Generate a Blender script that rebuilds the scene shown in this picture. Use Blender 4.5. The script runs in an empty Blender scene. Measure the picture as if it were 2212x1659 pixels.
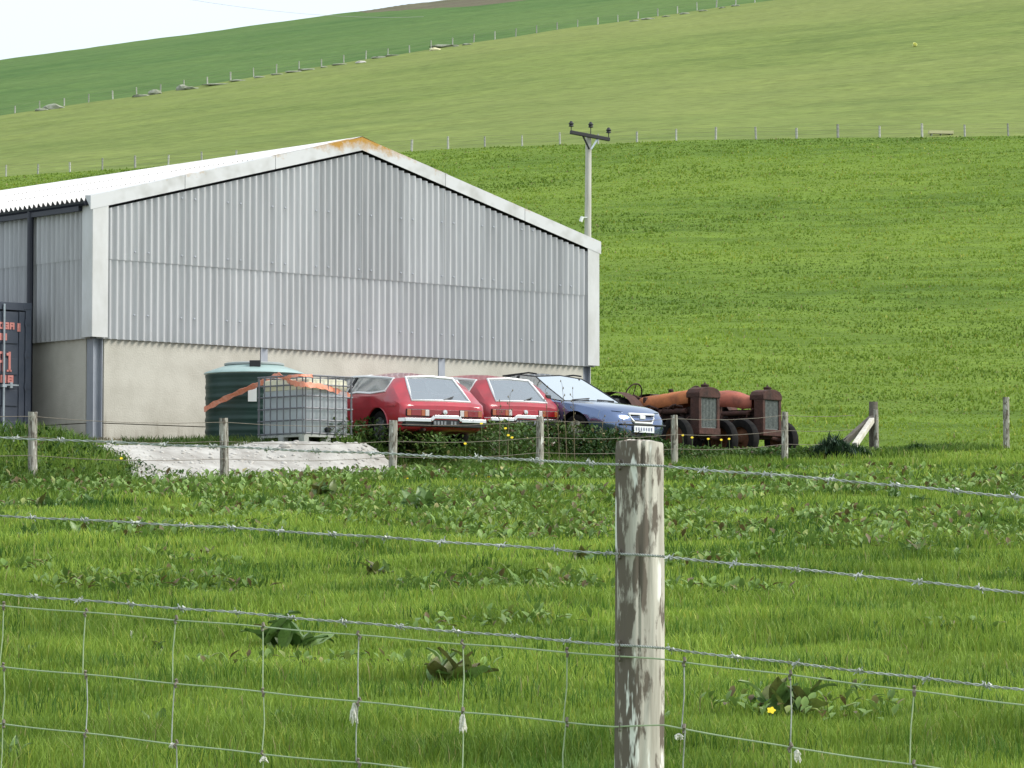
import bpy, bmesh, math, random
import numpy as np
from mathutils import Vector, Matrix

random.seed(7)
rng = np.random.default_rng(11)
scene = bpy.context.scene
COL = scene.collection

# ------------------------------------------------------------------ camera
FPX = 7500.0                       # focal length in units of a 2212-pixel-wide picture
PITCH = math.atan((1260 - 829.5) / FPX)
cam_d = bpy.data.cameras.new('camera')
cam_d.sensor_width = 36.0
cam_d.lens = FPX / 2212 * 36.0
cam_d.clip_start = 0.2
cam_d.clip_end = 6000
cam = bpy.data.objects.new('camera', cam_d)
cam.rotation_euler = (math.radians(90) + PITCH, 0, 0)
COL.objects.link(cam)
scene.camera = cam

# ------------------------------------------------------------------ sky and sun
SUN_DIR = Vector((0.85, -0.16, 0.80)).normalized()      # towards the sun
SUN_EL = math.asin(SUN_DIR.z)
SUN_AZ = math.atan2(SUN_DIR.x, SUN_DIR.y)
w = bpy.data.worlds.new('World'); scene.world = w; w.use_nodes = True
nt = w.node_tree; nt.nodes.clear()
sky = nt.nodes.new('ShaderNodeTexSky'); sky.sky_type = 'NISHITA'; sky.sun_disc = False
sky.sun_elevation = SUN_EL; sky.sun_rotation = SUN_AZ
sky.air_density = 1.0; sky.dust_density = 3.0; sky.ozone_density = 1.0
tc = nt.nodes.new('ShaderNodeTexCoord')
cn = nt.nodes.new('ShaderNodeTexNoise'); cn.inputs['Scale'].default_value = 2.2; cn.inputs['Detail'].default_value = 5
mp = nt.nodes.new('ShaderNodeMapping'); mp.inputs['Scale'].default_value = (1, 1, 3.5)
cr = nt.nodes.new('ShaderNodeMapRange'); cr.inputs[1].default_value = 0.3; cr.inputs[2].default_value = 0.7
cr.inputs[3].default_value = 0.80; cr.inputs[4].default_value = 0.96
mix = nt.nodes.new('ShaderNodeMix'); mix.data_type = 'RGBA'
mix.inputs[7].default_value = (6.2, 6.95, 7.6, 1)        # pale cloud layer
bg = nt.nodes.new('ShaderNodeBackground'); bg.inputs['Strength'].default_value = 0.085
out = nt.nodes.new('ShaderNodeOutputWorld')
nt.links.new(tc.outputs['Generated'], mp.inputs['Vector']); nt.links.new(mp.outputs[0], cn.inputs['Vector'])
nt.links.new(cn.outputs['Fac'], cr.inputs[0]); nt.links.new(cr.outputs[0], mix.inputs[0])
nt.links.new(sky.outputs[0], mix.inputs[6]); nt.links.new(mix.outputs[2], bg.inputs['Color'])
nt.links.new(bg.outputs[0], out.inputs['Surface'])
sun_d = bpy.data.lights.new('sun', 'SUN'); sun_d.energy = 1.9; sun_d.angle = math.radians(28)
sun_d.color = (1.0, 0.965, 0.90)
sun = bpy.data.objects.new('sun', sun_d); COL.objects.link(sun)
sun.rotation_euler = SUN_DIR.to_track_quat('Z', 'Y').to_euler()
scene.view_settings.view_transform = 'Standard'; scene.view_settings.look = 'None'
scene.view_settings.exposure = 0.95; scene.view_settings.gamma = 1.0
scene.view_settings.use_curve_mapping = False
scene.render.resolution_x = 1024; scene.render.resolution_y = 768

# ------------------------------------------------------------------ pixel -> world helpers
CP, SP = math.cos(PITCH), math.sin(PITCH)
def ray(px, py):
    xc = (px - 1106) / FPX; yc = (829.5 - py) / FPX
    return Vector((xc, CP - yc * SP, SP + yc * CP))
def P(px, py, Y):
    d = ray(px, py); return d * (Y / d.y)
def slope(py):
    d = ray(1106, py); return d.z / d.y

# ------------------------------------------------------------------ small maths
def smooth(a, b, x):
    t = np.clip((np.asarray(x, float) - a) / (b - a), 0, 1); return t * t * (3 - 2 * t)
def pchip(xs, ys, x):
    xs = np.asarray(xs, float); ys = np.asarray(ys, float)
    h = np.diff(xs); d = np.diff(ys) / h; m = np.zeros(len(xs)); m[0] = d[0]; m[-1] = d[-1]
    for i in range(1, len(xs) - 1):
        if d[i-1] * d[i] > 0:
            w1 = 2*h[i] + h[i-1]; w2 = h[i] + 2*h[i-1]; m[i] = (w1 + w2) / (w1/d[i-1] + w2/d[i])
    i = np.clip(np.searchsorted(xs, x) - 1, 0, len(h) - 1); t = (x - xs[i]) / h[i]
    return ((2*t**3-3*t**2+1)*ys[i] + (t**3-2*t**2+t)*h[i]*m[i] + (-2*t**3+3*t**2)*ys[i+1] + (t**3-t**2)*h[i]*m[i+1])
def vnoise(x, y, s, seed):
    r = np.random.default_rng(seed).random((128, 128))
    X = np.asarray(x, float) / s; Y = np.asarray(y, float) / s
    i = np.floor(X).astype(int); j = np.floor(Y).astype(int); fx = X - i; fy = Y - j
    fx = fx*fx*(3-2*fx); fy = fy*fy*(3-2*fy)
    g = lambda a, b: r[a % 128, b % 128]
    return (g(i, j)*(1-fx) + g(i+1, j)*fx)*(1-fy) + (g(i, j+1)*(1-fx) + g(i+1, j+1)*fx)*fy

# ------------------------------------------------------------------ barn frame (needed by the terrain)
BW, BL, BZ = 12.4, 22.0, 2.45
C0 = P(200, 955, 61.7); C1 = P(1278, 925, 69.9)
E1 = Vector((C1.x - C0.x, C1.y - C0.y, 0)).normalized(); E2 = Vector((-E1.y, E1.x, 0))
BROT = math.atan2(E1.y, E1.x)
BW = math.hypot(C1.x - C0.x, C1.y - C0.y)
def barn_pt(p, q, z=0.0):
    v = Vector((C0.x, C0.y, 0)) + E1 * p + E2 * q; v.z = z; return v

# yard fence: pixel column, row of the base, distance, height
FENCE = [(70, 1031, 51.6, 1.02), (485, 1036, 53.5, 1.0), (848, 1036, 55.8, 1.0), (1166, 1022, 58.1, 1.0),
         (1457, 1002, 60.9, .92), (1695, 985, 63.7, .86), (1893, 968, 66.5, .85)]
FP = [P(a, b, c) for a, b, c, d in FENCE]
FA, FB = FP[0], FP[-1]
FD = Vector((FB.x - FA.x, FB.y - FA.y, 0)).normalized(); FN = Vector((-FD.y, FD.x, 0))
def fence_d(x, y): return (x - FA.x) * FN.x + (y - FA.y) * FN.y
def fence_s(x, y): return (x - FA.x) * FD.x + (y - FA.y) * FD.y

# ------------------------------------------------------------------ terrain
_ic = P(657, 957, 57.6); _ia = BROT + .03
IBC_C = (_ic.x + math.cos(_ia)*.53 - math.sin(_ia)*.6, _ic.y + math.sin(_ia)*.53 + math.cos(_ia)*.6, _ic.z - .01)
US = np.linspace(-0.25, 0.25, 51); YS = np.concatenate([np.arange(-80, 100, 1.0), np.arange(100, 1700, 4.0)])
F1 = lambda u: 305 / (1 + 0.565 * u)
F2 = lambda u: 541 / (1 - 0.626 * u)
def h_f1(u):
    px = 1106 + u * FPX
    return slope(np.interp(px, [-400, 0, 430, 1000, 1450, 2212, 2800], [410, 383, 352, 322, 303, 293, 287])) * F1(u)
def h_f2(u):
    px = 1106 + u * FPX
    return slope(np.interp(px, [-600, 0, 300, 640, 900, 1130, 1480, 1640, 2212, 2900], [345, 250, 205, 152, 111, 75, 27, 5, -85, -170])) * F2(u)
def h_sky(u, dpy=12, dist=195):
    px = 1106 + u * FPX
    return slope(np.interp(px, [-600, 0, 250, 480, 700, 960, 1300, 2212, 2900], [215, 133, 98, 68, 38, 4, -38, -150, -230]) + dpy) * (F2(u) + dist)
def field_plane(y): return -1.368 + 0.0555 * y
TAB = np.zeros((len(US), len(YS)))
for k, u in enumerate(US):
    f1, f2 = F1(u), F2(u)
    xs = [-90, 0, 56, 64, 72, 90, f1, f2, f2 + 195, f2 + 250, f2 + 300, f2 + 325, f2 + 345, 1700]
    hs = h_sky(u)
    ys = [-3.4, field_plane(0), field_plane(56), field_plane(64) + .08, field_plane(72) + .32, 4.7, h_f1(u), h_f2(u), hs, h_sky(u, 6, 250), h_sky(u, 2, 300), h_sky(u, 0, 325), h_sky(u, 0, 325) - 1, h_sky(u, 0, 325) - 12]
    TAB[k] = pchip(xs, ys, YS)
def H(x, y):
    x = np.asarray(x, float); y = np.asarray(y, float)
    u = np.clip(x / np.maximum(y, 30), -0.249, 0.249)
    fi = (u + 0.25) / 0.5 * 50; i = np.clip(fi.astype(int), 0, 49); fx = fi - i
    j = np.clip(np.searchsorted(YS, y) - 1, 0, len(YS) - 2); fy = np.clip((y - YS[j]) / (YS[j+1] - YS[j]), 0, 1)
    h = (TAB[i, j]*(1-fx) + TAB[i+1, j]*fx)*(1-fy) + (TAB[i, j+1]*(1-fx) + TAB[i+1, j+1]*fx)*fy
    h = h + (vnoise(x, y, 2.3, 1) - .5) * 0.12 * smooth(9, 16, y) * (1 - smooth(46, 52, y)) + (vnoise(x, y, .55, 3) - .5) * 0.075 * smooth(9, 13, y) * (1 - smooth(40, 50, y)) + (vnoise(x, y, 9, 2) - .5) * 0.3 * smooth(80, 130, y)
    # levelled yard round the barn, with a bank down to the fence
    fd = fence_d(x, y); px = (x - C0.x)*E1.x + (y - C0.y)*E1.y; q = (x - C0.x)*E2.x + (y - C0.y)*E2.y
    m = smooth(0.25, 2.3, fd) * (1 - smooth(14.5, 19.5, px)) * (1 - smooth(24, 42, q)) * smooth(-60, -40, px)
    yard = 2.15 + 0.032 * np.clip(fence_s(x, y) - 3, 0, 5) * (1 - .6 * smooth(2.6, 4.6, fd)) + 0.22 * smooth(1.8, 4.5, fd) + 0.08 * smooth(4.5, 8, fd)
    mound = 0.22 * smooth(-.6, .9, fd) * (1 - smooth(1.6, 3.2, fd)) * (1 - smooth(1.6, 3.2, fence_s(x, y)))
    h = h * (1 - m) + yard * m + mound * 1.2
    pad = 1 - smooth(0.95, 1.6, np.hypot(x - IBC_C[0], y - IBC_C[1]))      # levelled spot under the caged tank
    return h * (1 - pad) + IBC_C[2] * pad
def Hs(x, y): return float(H(np.array([x]), np.array([y]))[0])
def ground_hit(px, py, y0=9.0, y1=120.0):
    ys = np.arange(y0, y1, 0.05); d = ray(px, py)
    hx = d.x / d.y * ys; hz = d.z / d.y * ys; g = H(hx, ys)
    k = np.argmax(g >= hz); return Vector((hx[k], ys[k], g[k]))

# ------------------------------------------------------------------ materials
MATS = {}
def node_mat(name):
    m = bpy.data.materials.new(name); m.use_nodes = True; t = m.node_tree
    b = t.nodes['Principled BSDF']; MATS[name] = m
    return m, t, b
def rgba(c): return (c[0], c[1], c[2], 1)
def mat(name, col, rough=.6, metal=0., var=None, scale=6., bump=0., bscale=None, spec=.5, stretch=(1, 1, 1), obj_rand=0., trans=0., coat=0., detail=6, ramp=(.35, .68)):
    """plain procedural paint: base colour, a second colour blotched in by noise, bump, per-object tone"""
    m, t, b = node_mat(name)
    b.inputs['Roughness'].default_value = rough; b.inputs['Metallic'].default_value = metal
    b.inputs['Specular IOR Level'].default_value = spec
    b.inputs['Coat Weight'].default_value = coat; b.inputs['Coat Roughness'].default_value = .06
    co = t.nodes.new('ShaderNodeTexCoord'); mpn = t.nodes.new('ShaderNodeMapping'); mpn.inputs['Scale'].default_value = stretch
    t.links.new(co.outputs['Object'], mpn.inputs[0])
    last = None
    if var is not None:
        n = t.nodes.new('ShaderNodeTexNoise'); n.inputs['Scale'].default_value = scale; n.inputs['Detail'].default_value = detail
        n.inputs['Roughness'].default_value = .62
        t.links.new(mpn.outputs[0], n.inputs['Vector'])
        r = t.nodes.new('ShaderNodeMapRange'); r.inputs[1].default_value = ramp[0]; r.inputs[2].default_value = ramp[1]
        t.links.new(n.outputs['Fac'], r.inputs[0])
        mx = t.nodes.new('ShaderNodeMix'); mx.data_type = 'RGBA'; mx.inputs[6].default_value = rgba(col); mx.inputs[7].default_value = rgba(var)
        t.links.new(r.outputs[0], mx.inputs[0]); last = mx.outputs[2]
    if obj_rand:
        oi = t.nodes.new('ShaderNodeObjectInfo'); rr = t.nodes.new('ShaderNodeMapRange')
        rr.inputs[3].default_value = 1 - obj_rand; rr.inputs[4].default_value = 1 + obj_rand
        t.links.new(oi.outputs['Random'], rr.inputs[0])
        hv = t.nodes.new('ShaderNodeHueSaturation'); t.links.new(rr.outputs[0], hv.inputs['Value'])
        if last: t.links.new(last, hv.inputs['Color'])
        else: hv.inputs['Color'].default_value = rgba(col)
        last = hv.outputs[0]
    if last: t.links.new(last, b.inputs['Base Color'])
    else: b.inputs['Base Color'].default_value = rgba(col)
    if bump:
        n2 = t.nodes.new('ShaderNodeTexNoise'); n2.inputs['Scale'].default_value = bscale or scale * 3; n2.inputs['Detail'].default_value = 6
        t.links.new(mpn.outputs[0], n2.inputs['Vector'])
        bp = t.nodes.new('ShaderNodeBump'); bp.inputs['Strength'].default_value = bump; bp.inputs['Distance'].default_value = .02
        t.links.new(n2.outputs['Fac'], bp.inputs['Height']); t.links.new(bp.outputs[0], b.inputs['Normal'])
    return m

def foliage_mat(name, trans=.35, rough=.55):
    m, t, b = node_mat(name)
    a = t.nodes.new('ShaderNodeAttribute'); a.attribute_name = 'col'
    b.inputs['Roughness'].default_value = rough; b.inputs['Specular IOR Level'].default_value = .25
    tr = t.nodes.new('ShaderNodeBsdfTranslucent'); ms = t.nodes.new('ShaderNodeMixShader'); ms.inputs[0].default_value = trans
    t.links.new(a.outputs['Color'], b.inputs['Base Color']); t.links.new(a.outputs['Color'], tr.inputs['Color'])
    t.links.new(b.outputs[0], ms.inputs[1]); t.links.new(tr.outputs[0], ms.inputs[2])
    t.links.new(ms.outputs[0], t.nodes['Material Output'].inputs['Surface'])
    return m
def leaf_mat(name, c1, c2, trans=.25):
    m, t, b = node_mat(name)
    oi = t.nodes.new('ShaderNodeObjectInfo'); mx = t.nodes.new('ShaderNodeMix'); mx.data_type = 'RGBA'
    mx.inputs[6].default_value = rgba(c1); mx.inputs[7].default_value = rgba(c2)
    t.links.new(oi.outputs['Random'], mx.inputs[0])
    co = t.nodes.new('ShaderNodeTexCoord'); n = t.nodes.new('ShaderNodeTexNoise'); n.inputs['Scale'].default_value = 14
    t.links.new(co.outputs['Object'], n.inputs['Vector'])
    hv = t.nodes.new('ShaderNodeHueSaturation'); r = t.nodes.new('ShaderNodeMapRange'); r.inputs[3].default_value = .6; r.inputs[4].default_value = 1.4
    t.links.new(n.outputs['Fac'], r.inputs[0]); t.links.new(r.outputs[0], hv.inputs['Value']); t.links.new(mx.outputs[2], hv.inputs['Color'])
    t.links.new(hv.outputs[0], b.inputs['Base Color']); b.inputs['Roughness'].default_value = .42
    tr = t.nodes.new('ShaderNodeBsdfTranslucent'); ms = t.nodes.new('ShaderNodeMixShader'); ms.inputs[0].default_value = trans
    t.links.new(hv.outputs[0], tr.inputs['Color'])
    t.links.new(b.outputs[0], ms.inputs[1]); t.links.new(tr.outputs[0], ms.inputs[2])
    t.links.new(ms.outputs[0], t.nodes['Material Output'].inputs['Surface'])
    return m
def glass_mat(name, tint, refl=.35, alpha_t=.75):
    m, t, b = node_mat(name)
    tr = t.nodes.new('ShaderNodeBsdfTransparent'); tr.inputs[0].default_value = rgba(tint)
    gl = t.nodes.new('ShaderNodeBsdfGlossy'); gl.inputs['Roughness'].default_value = .04; gl.inputs['Color'].default_value = (.95, .98, 1, 1)
    fr = t.nodes.new('ShaderNodeLayerWeight'); fr.inputs[0].default_value = .35
    mr = t.nodes.new('ShaderNodeMapRange'); mr.inputs[3].default_value = refl; mr.inputs[4].default_value = .95
    t.links.new(fr.outputs['Fresnel'], mr.inputs[0])
    ms = t.nodes.new('ShaderNodeMixShader'); t.links.new(mr.outputs[0], ms.inputs[0])
    t.links.new(tr.outputs[0], ms.inputs[1]); t.links.new(gl.outputs[0], ms.inputs[2])
    t.links.new(ms.outputs[0], t.nodes['Material Output'].inputs['Surface'])
    return m

# ------------------------------------------------------------------ object helpers
def link(o, parent=None):
    COL.objects.link(o)
    if parent is not None: o.parent = parent
    return o
def tag(o, label=None, cat=None, group=None, kind=None):
    if label: o['label'] = label
    if cat: o['category'] = cat
    if group: o['group'] = group
    if kind: o['kind'] = kind
    return o
def thing(name, label, cat, loc=(0, 0, 0), rz=0., group=None):
    o = bpy.data.objects.new(name, None); o.empty_display_size = .2; COL.objects.link(o)
    o.location = loc; o.rotation_euler = (0, 0, rz)
    return tag(o, label, cat, group)
def copy_obj(src, parent=None, loc=None, rot=None, scale=None):
    c = src.copy(); COL.objects.link(c); c.parent = parent
    if loc is not None: c.location = loc
    if rot is not None: c.rotation_euler = rot
    if scale is not None: c.scale = scale
    return c
def copy_tree(src, parent=None):
    c = src.copy(); COL.objects.link(c); c.parent = parent
    for ch in list(src.children): copy_tree(ch, c)
    return c

class MB:
    def __init__(s): s.v = []; s.f = []
    def add(s, vs, fs):
        n = len(s.v); s.v += [tuple(v) for v in vs]; s.f += [tuple(i + n for i in f) for f in fs]; return s
    def box(s, x0, x1, y0, y1, z0, z1, M=None):
        vs = [Vector((x, y, z)) for x in (x0, x1) for y in (y0, y1) for z in (z0, z1)]
        if M is not None: vs = [M @ v for v in vs]
        return s.add(vs, [(0, 1, 3, 2), (4, 6, 7, 5), (0, 4, 5, 1), (2, 3, 7, 6), (0, 2, 6, 4), (1, 5, 7, 3)])
    def beam(s, a, b, wx, wy, up=(0, 0, 1)):
        a = Vector(a); b = Vector(b); d = (b - a); L = d.length; d.normalize(); up = Vector(up)
        if abs(d.dot(up)) > .98: up = Vector((1, 0, 0))
        sx = d.cross(up).normalized(); sy = sx.cross(d)
        M = Matrix((sx, d, sy)).transposed().to_4x4(); M.translation = a
        return s.box(-wx/2, wx/2, 0, L, -wy/2, wy/2, M)
    def tube(s, pts, r, n=6, cap=True, closed=False):
        pts = [Vector(p) for p in pts]; rings = []; m = len(pts)
        rr = r if isinstance(r, (list, tuple)) else [r] * m
        prev = None
        for i, p in enumerate(pts):
            if closed: d = pts[(i+1) % m] - pts[i-1]
            else: d = pts[min(i+1, m-1)] - pts[max(i-1, 0)]
            d.normalize()
            up = Vector((0, 0, 1)) if abs(d.z) < .9 else Vector((1, 0, 0))
            if prev is not None and abs(prev.dot(d)) < .95: up = prev
            sx = d.cross(up).normalized(); sy = sx.cross(d).normalized(); prev = sy
            rings.append([p + (sx * math.cos(2*math.pi*k/n) + sy * math.sin(2*math.pi*k/n)) * rr[i] for k in range(n)])
        vs = [v for rg in rings for v in rg]; fs = []
        for i in range(m if closed else m - 1):
            j = (i + 1) % m
            for k in range(n): fs.append((i*n+k, j*n+k, j*n+(k+1) % n, i*n+(k+1) % n))
        if cap and not closed: fs.append(tuple(range(n))[::-1]); fs.append(tuple((m-1)*n + k for k in range(n)))
        return s.add(vs, fs)
    def lathe(s, prof, n=24, axis='z', c=(0, 0, 0)):
        c = Vector(c); vs = []
        for r, h in prof:
            for k in range(n):
                a = 2*math.pi*k/n; p = (r*math.cos(a), r*math.sin(a), h)
                if axis == 'y': p = (p[0], p[2], p[1])
                if axis == 'x': p = (p[2], p[0], p[1])
                vs.append(c + Vector(p))
        fs = []
        for i in range(len(prof) - 1):
            for k in range(n): fs.append((i*n+k, i*n+(k+1) % n, (i+1)*n+(k+1) % n, (i+1)*n+k))
        return s.add(vs, fs)
    def build(s, name, m=None, parent=None, smooth_ang=None, bevel=0., recalc=True):
        me = bpy.data.meshes.new(name); me.from_pydata(s.v, [], s.f); me.update()
        return finish(name, me, m, parent, smooth_ang, bevel, recalc)
def finish(name, me, m, parent, smooth_ang=None, bevel=0., recalc=True):
    if recalc or bevel:
        bm = bmesh.new(); bm.from_mesh(me)
        if recalc: bmesh.ops.recalc_face_normals(bm, faces=bm.faces)
        if bevel:
            ed = [e for e in bm.edges if len(e.link_faces) == 2 and e.calc_face_angle(0) > .5]
            bmesh.ops.bevel(bm, geom=ed, offset=bevel, segments=2, profile=.6, affect='EDGES', clamp_overlap=True)
        bm.to_mesh(me); bm.free()
    if smooth_ang is not None:
        for p in me.polygons: p.use_smooth = True
        try: me.set_sharp_from_angle(angle=math.radians(smooth_ang))
        except Exception: pass
    if m is not None:
        me.materials.append(MATS[m] if isinstance(m, str) else m)
    o = bpy.data.objects.new(name, me); return link(o, parent)

def big_mesh(name, verts, tris, col, m, parent=None):
    me = bpy.data.meshes.new(name)
    nv, ntt = len(verts), len(tris)
    me.vertices.add(nv); me.vertices.foreach_set('co', np.ascontiguousarray(verts, dtype=np.float32).ravel())
    me.loops.add(ntt*3); me.polygons.add(ntt)
    me.loops.foreach_set('vertex_index', np.ascontiguousarray(tris, dtype=np.int32).ravel())
    me.polygons.foreach_set('loop_start', np.arange(0, ntt*3, 3, dtype=np.int32))
    me.update(calc_edges=True)
    if col is not None:
        a = me.color_attributes.new('col', 'FLOAT_COLOR', 'POINT')
        c4 = np.ones((nv, 4), np.float32); c4[:, :3] = col; a.data.foreach_set('color', c4.ravel())
    me.materials.append(MATS[m]); o = bpy.data.objects.new(name, me)
    return link(o, parent)

# ================================================================== MATERIALS
def ground_mat(name, cols, streak, big, bump=.5, fine=9., grain=2.):
    """grassland: three tones mixed by noises of different size, given in metres of ground"""
    m, t, b = node_mat(name)
    co = t.nodes.new('ShaderNodeTexCoord'); last = None
    def noise(scale, detail, lo, hi, stretch=(1, 1, 1)):
        mpn = t.nodes.new('ShaderNodeMapping'); mpn.inputs['Scale'].default_value = stretch
        n = t.nodes.new('ShaderNodeTexNoise'); n.inputs['Scale'].default_value = scale; n.inputs['Detail'].default_value = detail; n.inputs['Roughness'].default_value = .65
        r = t.nodes.new('ShaderNodeMapRange'); r.inputs[1].default_value = lo; r.inputs[2].default_value = hi
        t.links.new(co.outputs['Object'], mpn.inputs[0]); t.links.new(mpn.outputs[0], n.inputs['Vector']); t.links.new(n.outputs['Fac'], r.inputs[0])
        return r.outputs[0], n.outputs['Fac']
    a, raw = noise(streak, 9, .36, .66, (.55, 1, 1))
    c, _ = noise(big, 6, .40, .62, (.5, .9, 1))
    m1 = t.nodes.new('ShaderNodeMix'); m1.data_type = 'RGBA'; m1.inputs[6].default_value = rgba(cols[0]); m1.inputs[7].default_value = rgba(cols[1])
    t.links.new(a, m1.inputs[0])
    g, _ = noise(grain, 6, .30, .70, (.5, 1, 1))
    gr_ = t.nodes.new('ShaderNodeMapRange'); gr_.inputs[3].default_value = .72; gr_.inputs[4].default_value = 1.28; t.links.new(g, gr_.inputs[0])
    m2 = t.nodes.new('ShaderNodeMix'); m2.data_type = 'RGBA'; m2.inputs[7].default_value = rgba(cols[2])
    t.links.new(m1.outputs[2], m2.inputs[6])
    mm = t.nodes.new('ShaderNodeMath'); mm.operation = 'MULTIPLY'; mm.inputs[1].default_value = .6
    t.links.new(c, mm.inputs[0]); t.links.new(mm.outputs[0], m2.inputs[0])
    hv = t.nodes.new('ShaderNodeHueSaturation'); t.links.new(m2.outputs[2], hv.inputs['Color']); t.links.new(gr_.outputs[0], hv.inputs['Value'])
    t.links.new(hv.outputs[0], b.inputs['Base Color'])
    b.inputs['Roughness'].default_value = .9; b.inputs['Specular IOR Level'].default_value = .1
    _, f = noise(fine, 8, 0, 1)
    bp = t.nodes.new('ShaderNodeBump'); bp.inputs['Strength'].default_value = bump; bp.inputs['Distance'].default_value = .25
    t.links.new(f, bp.inputs['Height']); t.links.new(bp.outputs[0], b.inputs['Normal'])
    return m
ground_mat('field_grass', ((.072, .128, .014), (.138, .215, .026), (.172, .240, .032)), .30, .03, .6, 1.6)
ground_mat('upper_grass', ((.125, .170, .040), (.185, .232, .058), (.208, .235, .070)), .11, .010, .5, .4, 1.1)
ground_mat('top_grass', ((.060, .125, .030), (.095, .165, .042), (.118, .182, .050)), .09, .012, .4, .5, .9)
ground_mat('moor_ground', ((.10, .095, .055), (.16, .15, .09), (.13, .10, .07)), .2, .03, .4, .5)
foliage_mat('grass_blade'); foliage_mat('weed_leaf', .22, .45)
mat('yard_dirt', (.20, .17, .13), .95, var=(.10, .105, .05), scale=1.1, bump=.6, bscale=9)
mat('gravel', (.48, .465, .43), .95, var=(.27, .25, .225), scale=2.2, bump=1.0, bscale=9, detail=10)
mat('stone_chip', (.58, .56, .52), .95, var=(.46, .43, .39), scale=7., bump=.5, obj_rand=.2)
mat('far_stone', (.30, .31, .25), .95, var=(.2, .22, .14), scale=2., bump=.5)

# corrugated fibre cement, darker and stained in vertical streaks
def sheet_mat(name, base, dark, rand, streak=(7, 7, .35)):
    m, t, b = node_mat(name)
    co = t.nodes.new('ShaderNodeTexCoord'); geo = t.nodes.new('ShaderNodeNewGeometry')
    oi = t.nodes.new('ShaderNodeObjectInfo')
    mpn = t.nodes.new('ShaderNodeMapping'); mpn.inputs['Scale'].default_value = streak
    ad = t.nodes.new('ShaderNodeVectorMath'); ad.operation = 'ADD'
    t.links.new(co.outputs['Object'], ad.inputs[0]); t.links.new(oi.outputs['Location'], ad.inputs[1]); t.links.new(ad.outputs[0], mpn.inputs[0])
    n = t.nodes.new('ShaderNodeTexNoise'); n.inputs['Scale'].default_value = 1.0; n.inputs['Detail'].default_value = 8; n.inputs['Roughness'].default_value = .7
    t.links.new(mpn.outputs[0], n.inputs['Vector'])
    r = t.nodes.new('ShaderNodeMapRange'); r.inputs[1].default_value = .38; r.inputs[2].default_value = .70; t.links.new(n.outputs['Fac'], r.inputs[0])
    mx = t.nodes.new('ShaderNodeMix'); mx.data_type = 'RGBA'; mx.inputs[6].default_value = rgba(base); mx.inputs[7].default_value = rgba(dark)
    t.links.new(r.outputs[0], mx.inputs[0])
    rr = t.nodes.new('ShaderNodeMapRange'); rr.inputs[3].default_value = 1 - rand; rr.inputs[4].default_value = 1 + rand; t.links.new(oi.outputs['Random'], rr.inputs[0])
    hv = t.nodes.new('ShaderNodeHueSaturation'); t.links.new(mx.outputs[2], hv.inputs['Color']); t.links.new(rr.outputs[0], hv.inputs['Value'])
    t.links.new(hv.outputs[0], b.inputs['Base Color']); b.inputs['Roughness'].default_value = .75; b.inputs['Specular IOR Level'].default_value = .3
    return m
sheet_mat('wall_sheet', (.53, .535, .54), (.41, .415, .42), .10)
sheet_mat('side_sheet_shaded', (.47, .475, .48), (.32, .32, .325), .08)  # same cement as the gable, with the shade of the sides mixed into the colour
sheet_mat('roof_sheet', (.78, .76, .74), (.60, .56, .53), .05, (.4, .8, 3))
mat('white_trim', (.60, .605, .60), .6, var=(.48, .48, .46), scale=2.2, stretch=(1, 1, .5))
# barge boards: white, eaten by orange lichen along the upper edge near the ridge
def barge_mat():
    m, t, b = node_mat('barge_board')
    co = t.nodes.new('ShaderNodeTexCoord'); n = t.nodes.new('ShaderNodeTexNoise'); n.inputs['Scale'].default_value = 5; n.inputs['Detail'].default_value = 8; n.inputs['Roughness'].default_value = .7
    a = t.nodes.new('ShaderNodeAttribute'); a.attribute_name = 'col'
    t.links.new(co.outputs['Object'], n.inputs['Vector'])
    ad = t.nodes.new('ShaderNodeMath'); ad.operation = 'ADD'; t.links.new(n.outputs['Fac'], ad.inputs[0])
    sp = t.nodes.new('ShaderNodeSeparateColor'); t.links.new(a.outputs['Color'], sp.inputs[0]); t.links.new(sp.outputs[0], ad.inputs[1])
    r = t.nodes.new('ShaderNodeMapRange'); r.inputs[1].default_value = .74; r.inputs[2].default_value = 1.05; t.links.new(ad.outputs[0], r.inputs[0])
    mx = t.nodes.new('ShaderNodeMix'); mx.data_type = 'RGBA'; mx.inputs[6].default_value = (.74, .745, .74, 1); mx.inputs[7].default_value = (.42, .225, .035, 1)
    n2 = t.nodes.new('ShaderNodeTexNoise'); n2.inputs['Scale'].default_value = 3; t.links.new(co.outputs['Object'], n2.inputs['Vector'])
    r2 = t.nodes.new('ShaderNodeMapRange'); r2.inputs[1].default_value = .45; r2.inputs[2].default_value = .75; t.links.new(n2.outputs['Fac'], r2.inputs[0])
    mg = t.nodes.new('ShaderNodeMix'); mg.data_type = 'RGBA'; mg.inputs[6].default_value = (.58, .585, .585, 1); mg.inputs[7].default_value = (.44, .44, .42, 1)
    t.links.new(r2.outputs[0], mg.inputs[0]); t.links.new(mg.outputs[2], mx.inputs[6])
    t.links.new(r.outputs[0], mx.inputs[0]); t.links.new(mx.outputs[2], b.inputs['Base Color']); b.inputs['Roughness'].default_value = .8
barge_mat()
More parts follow.
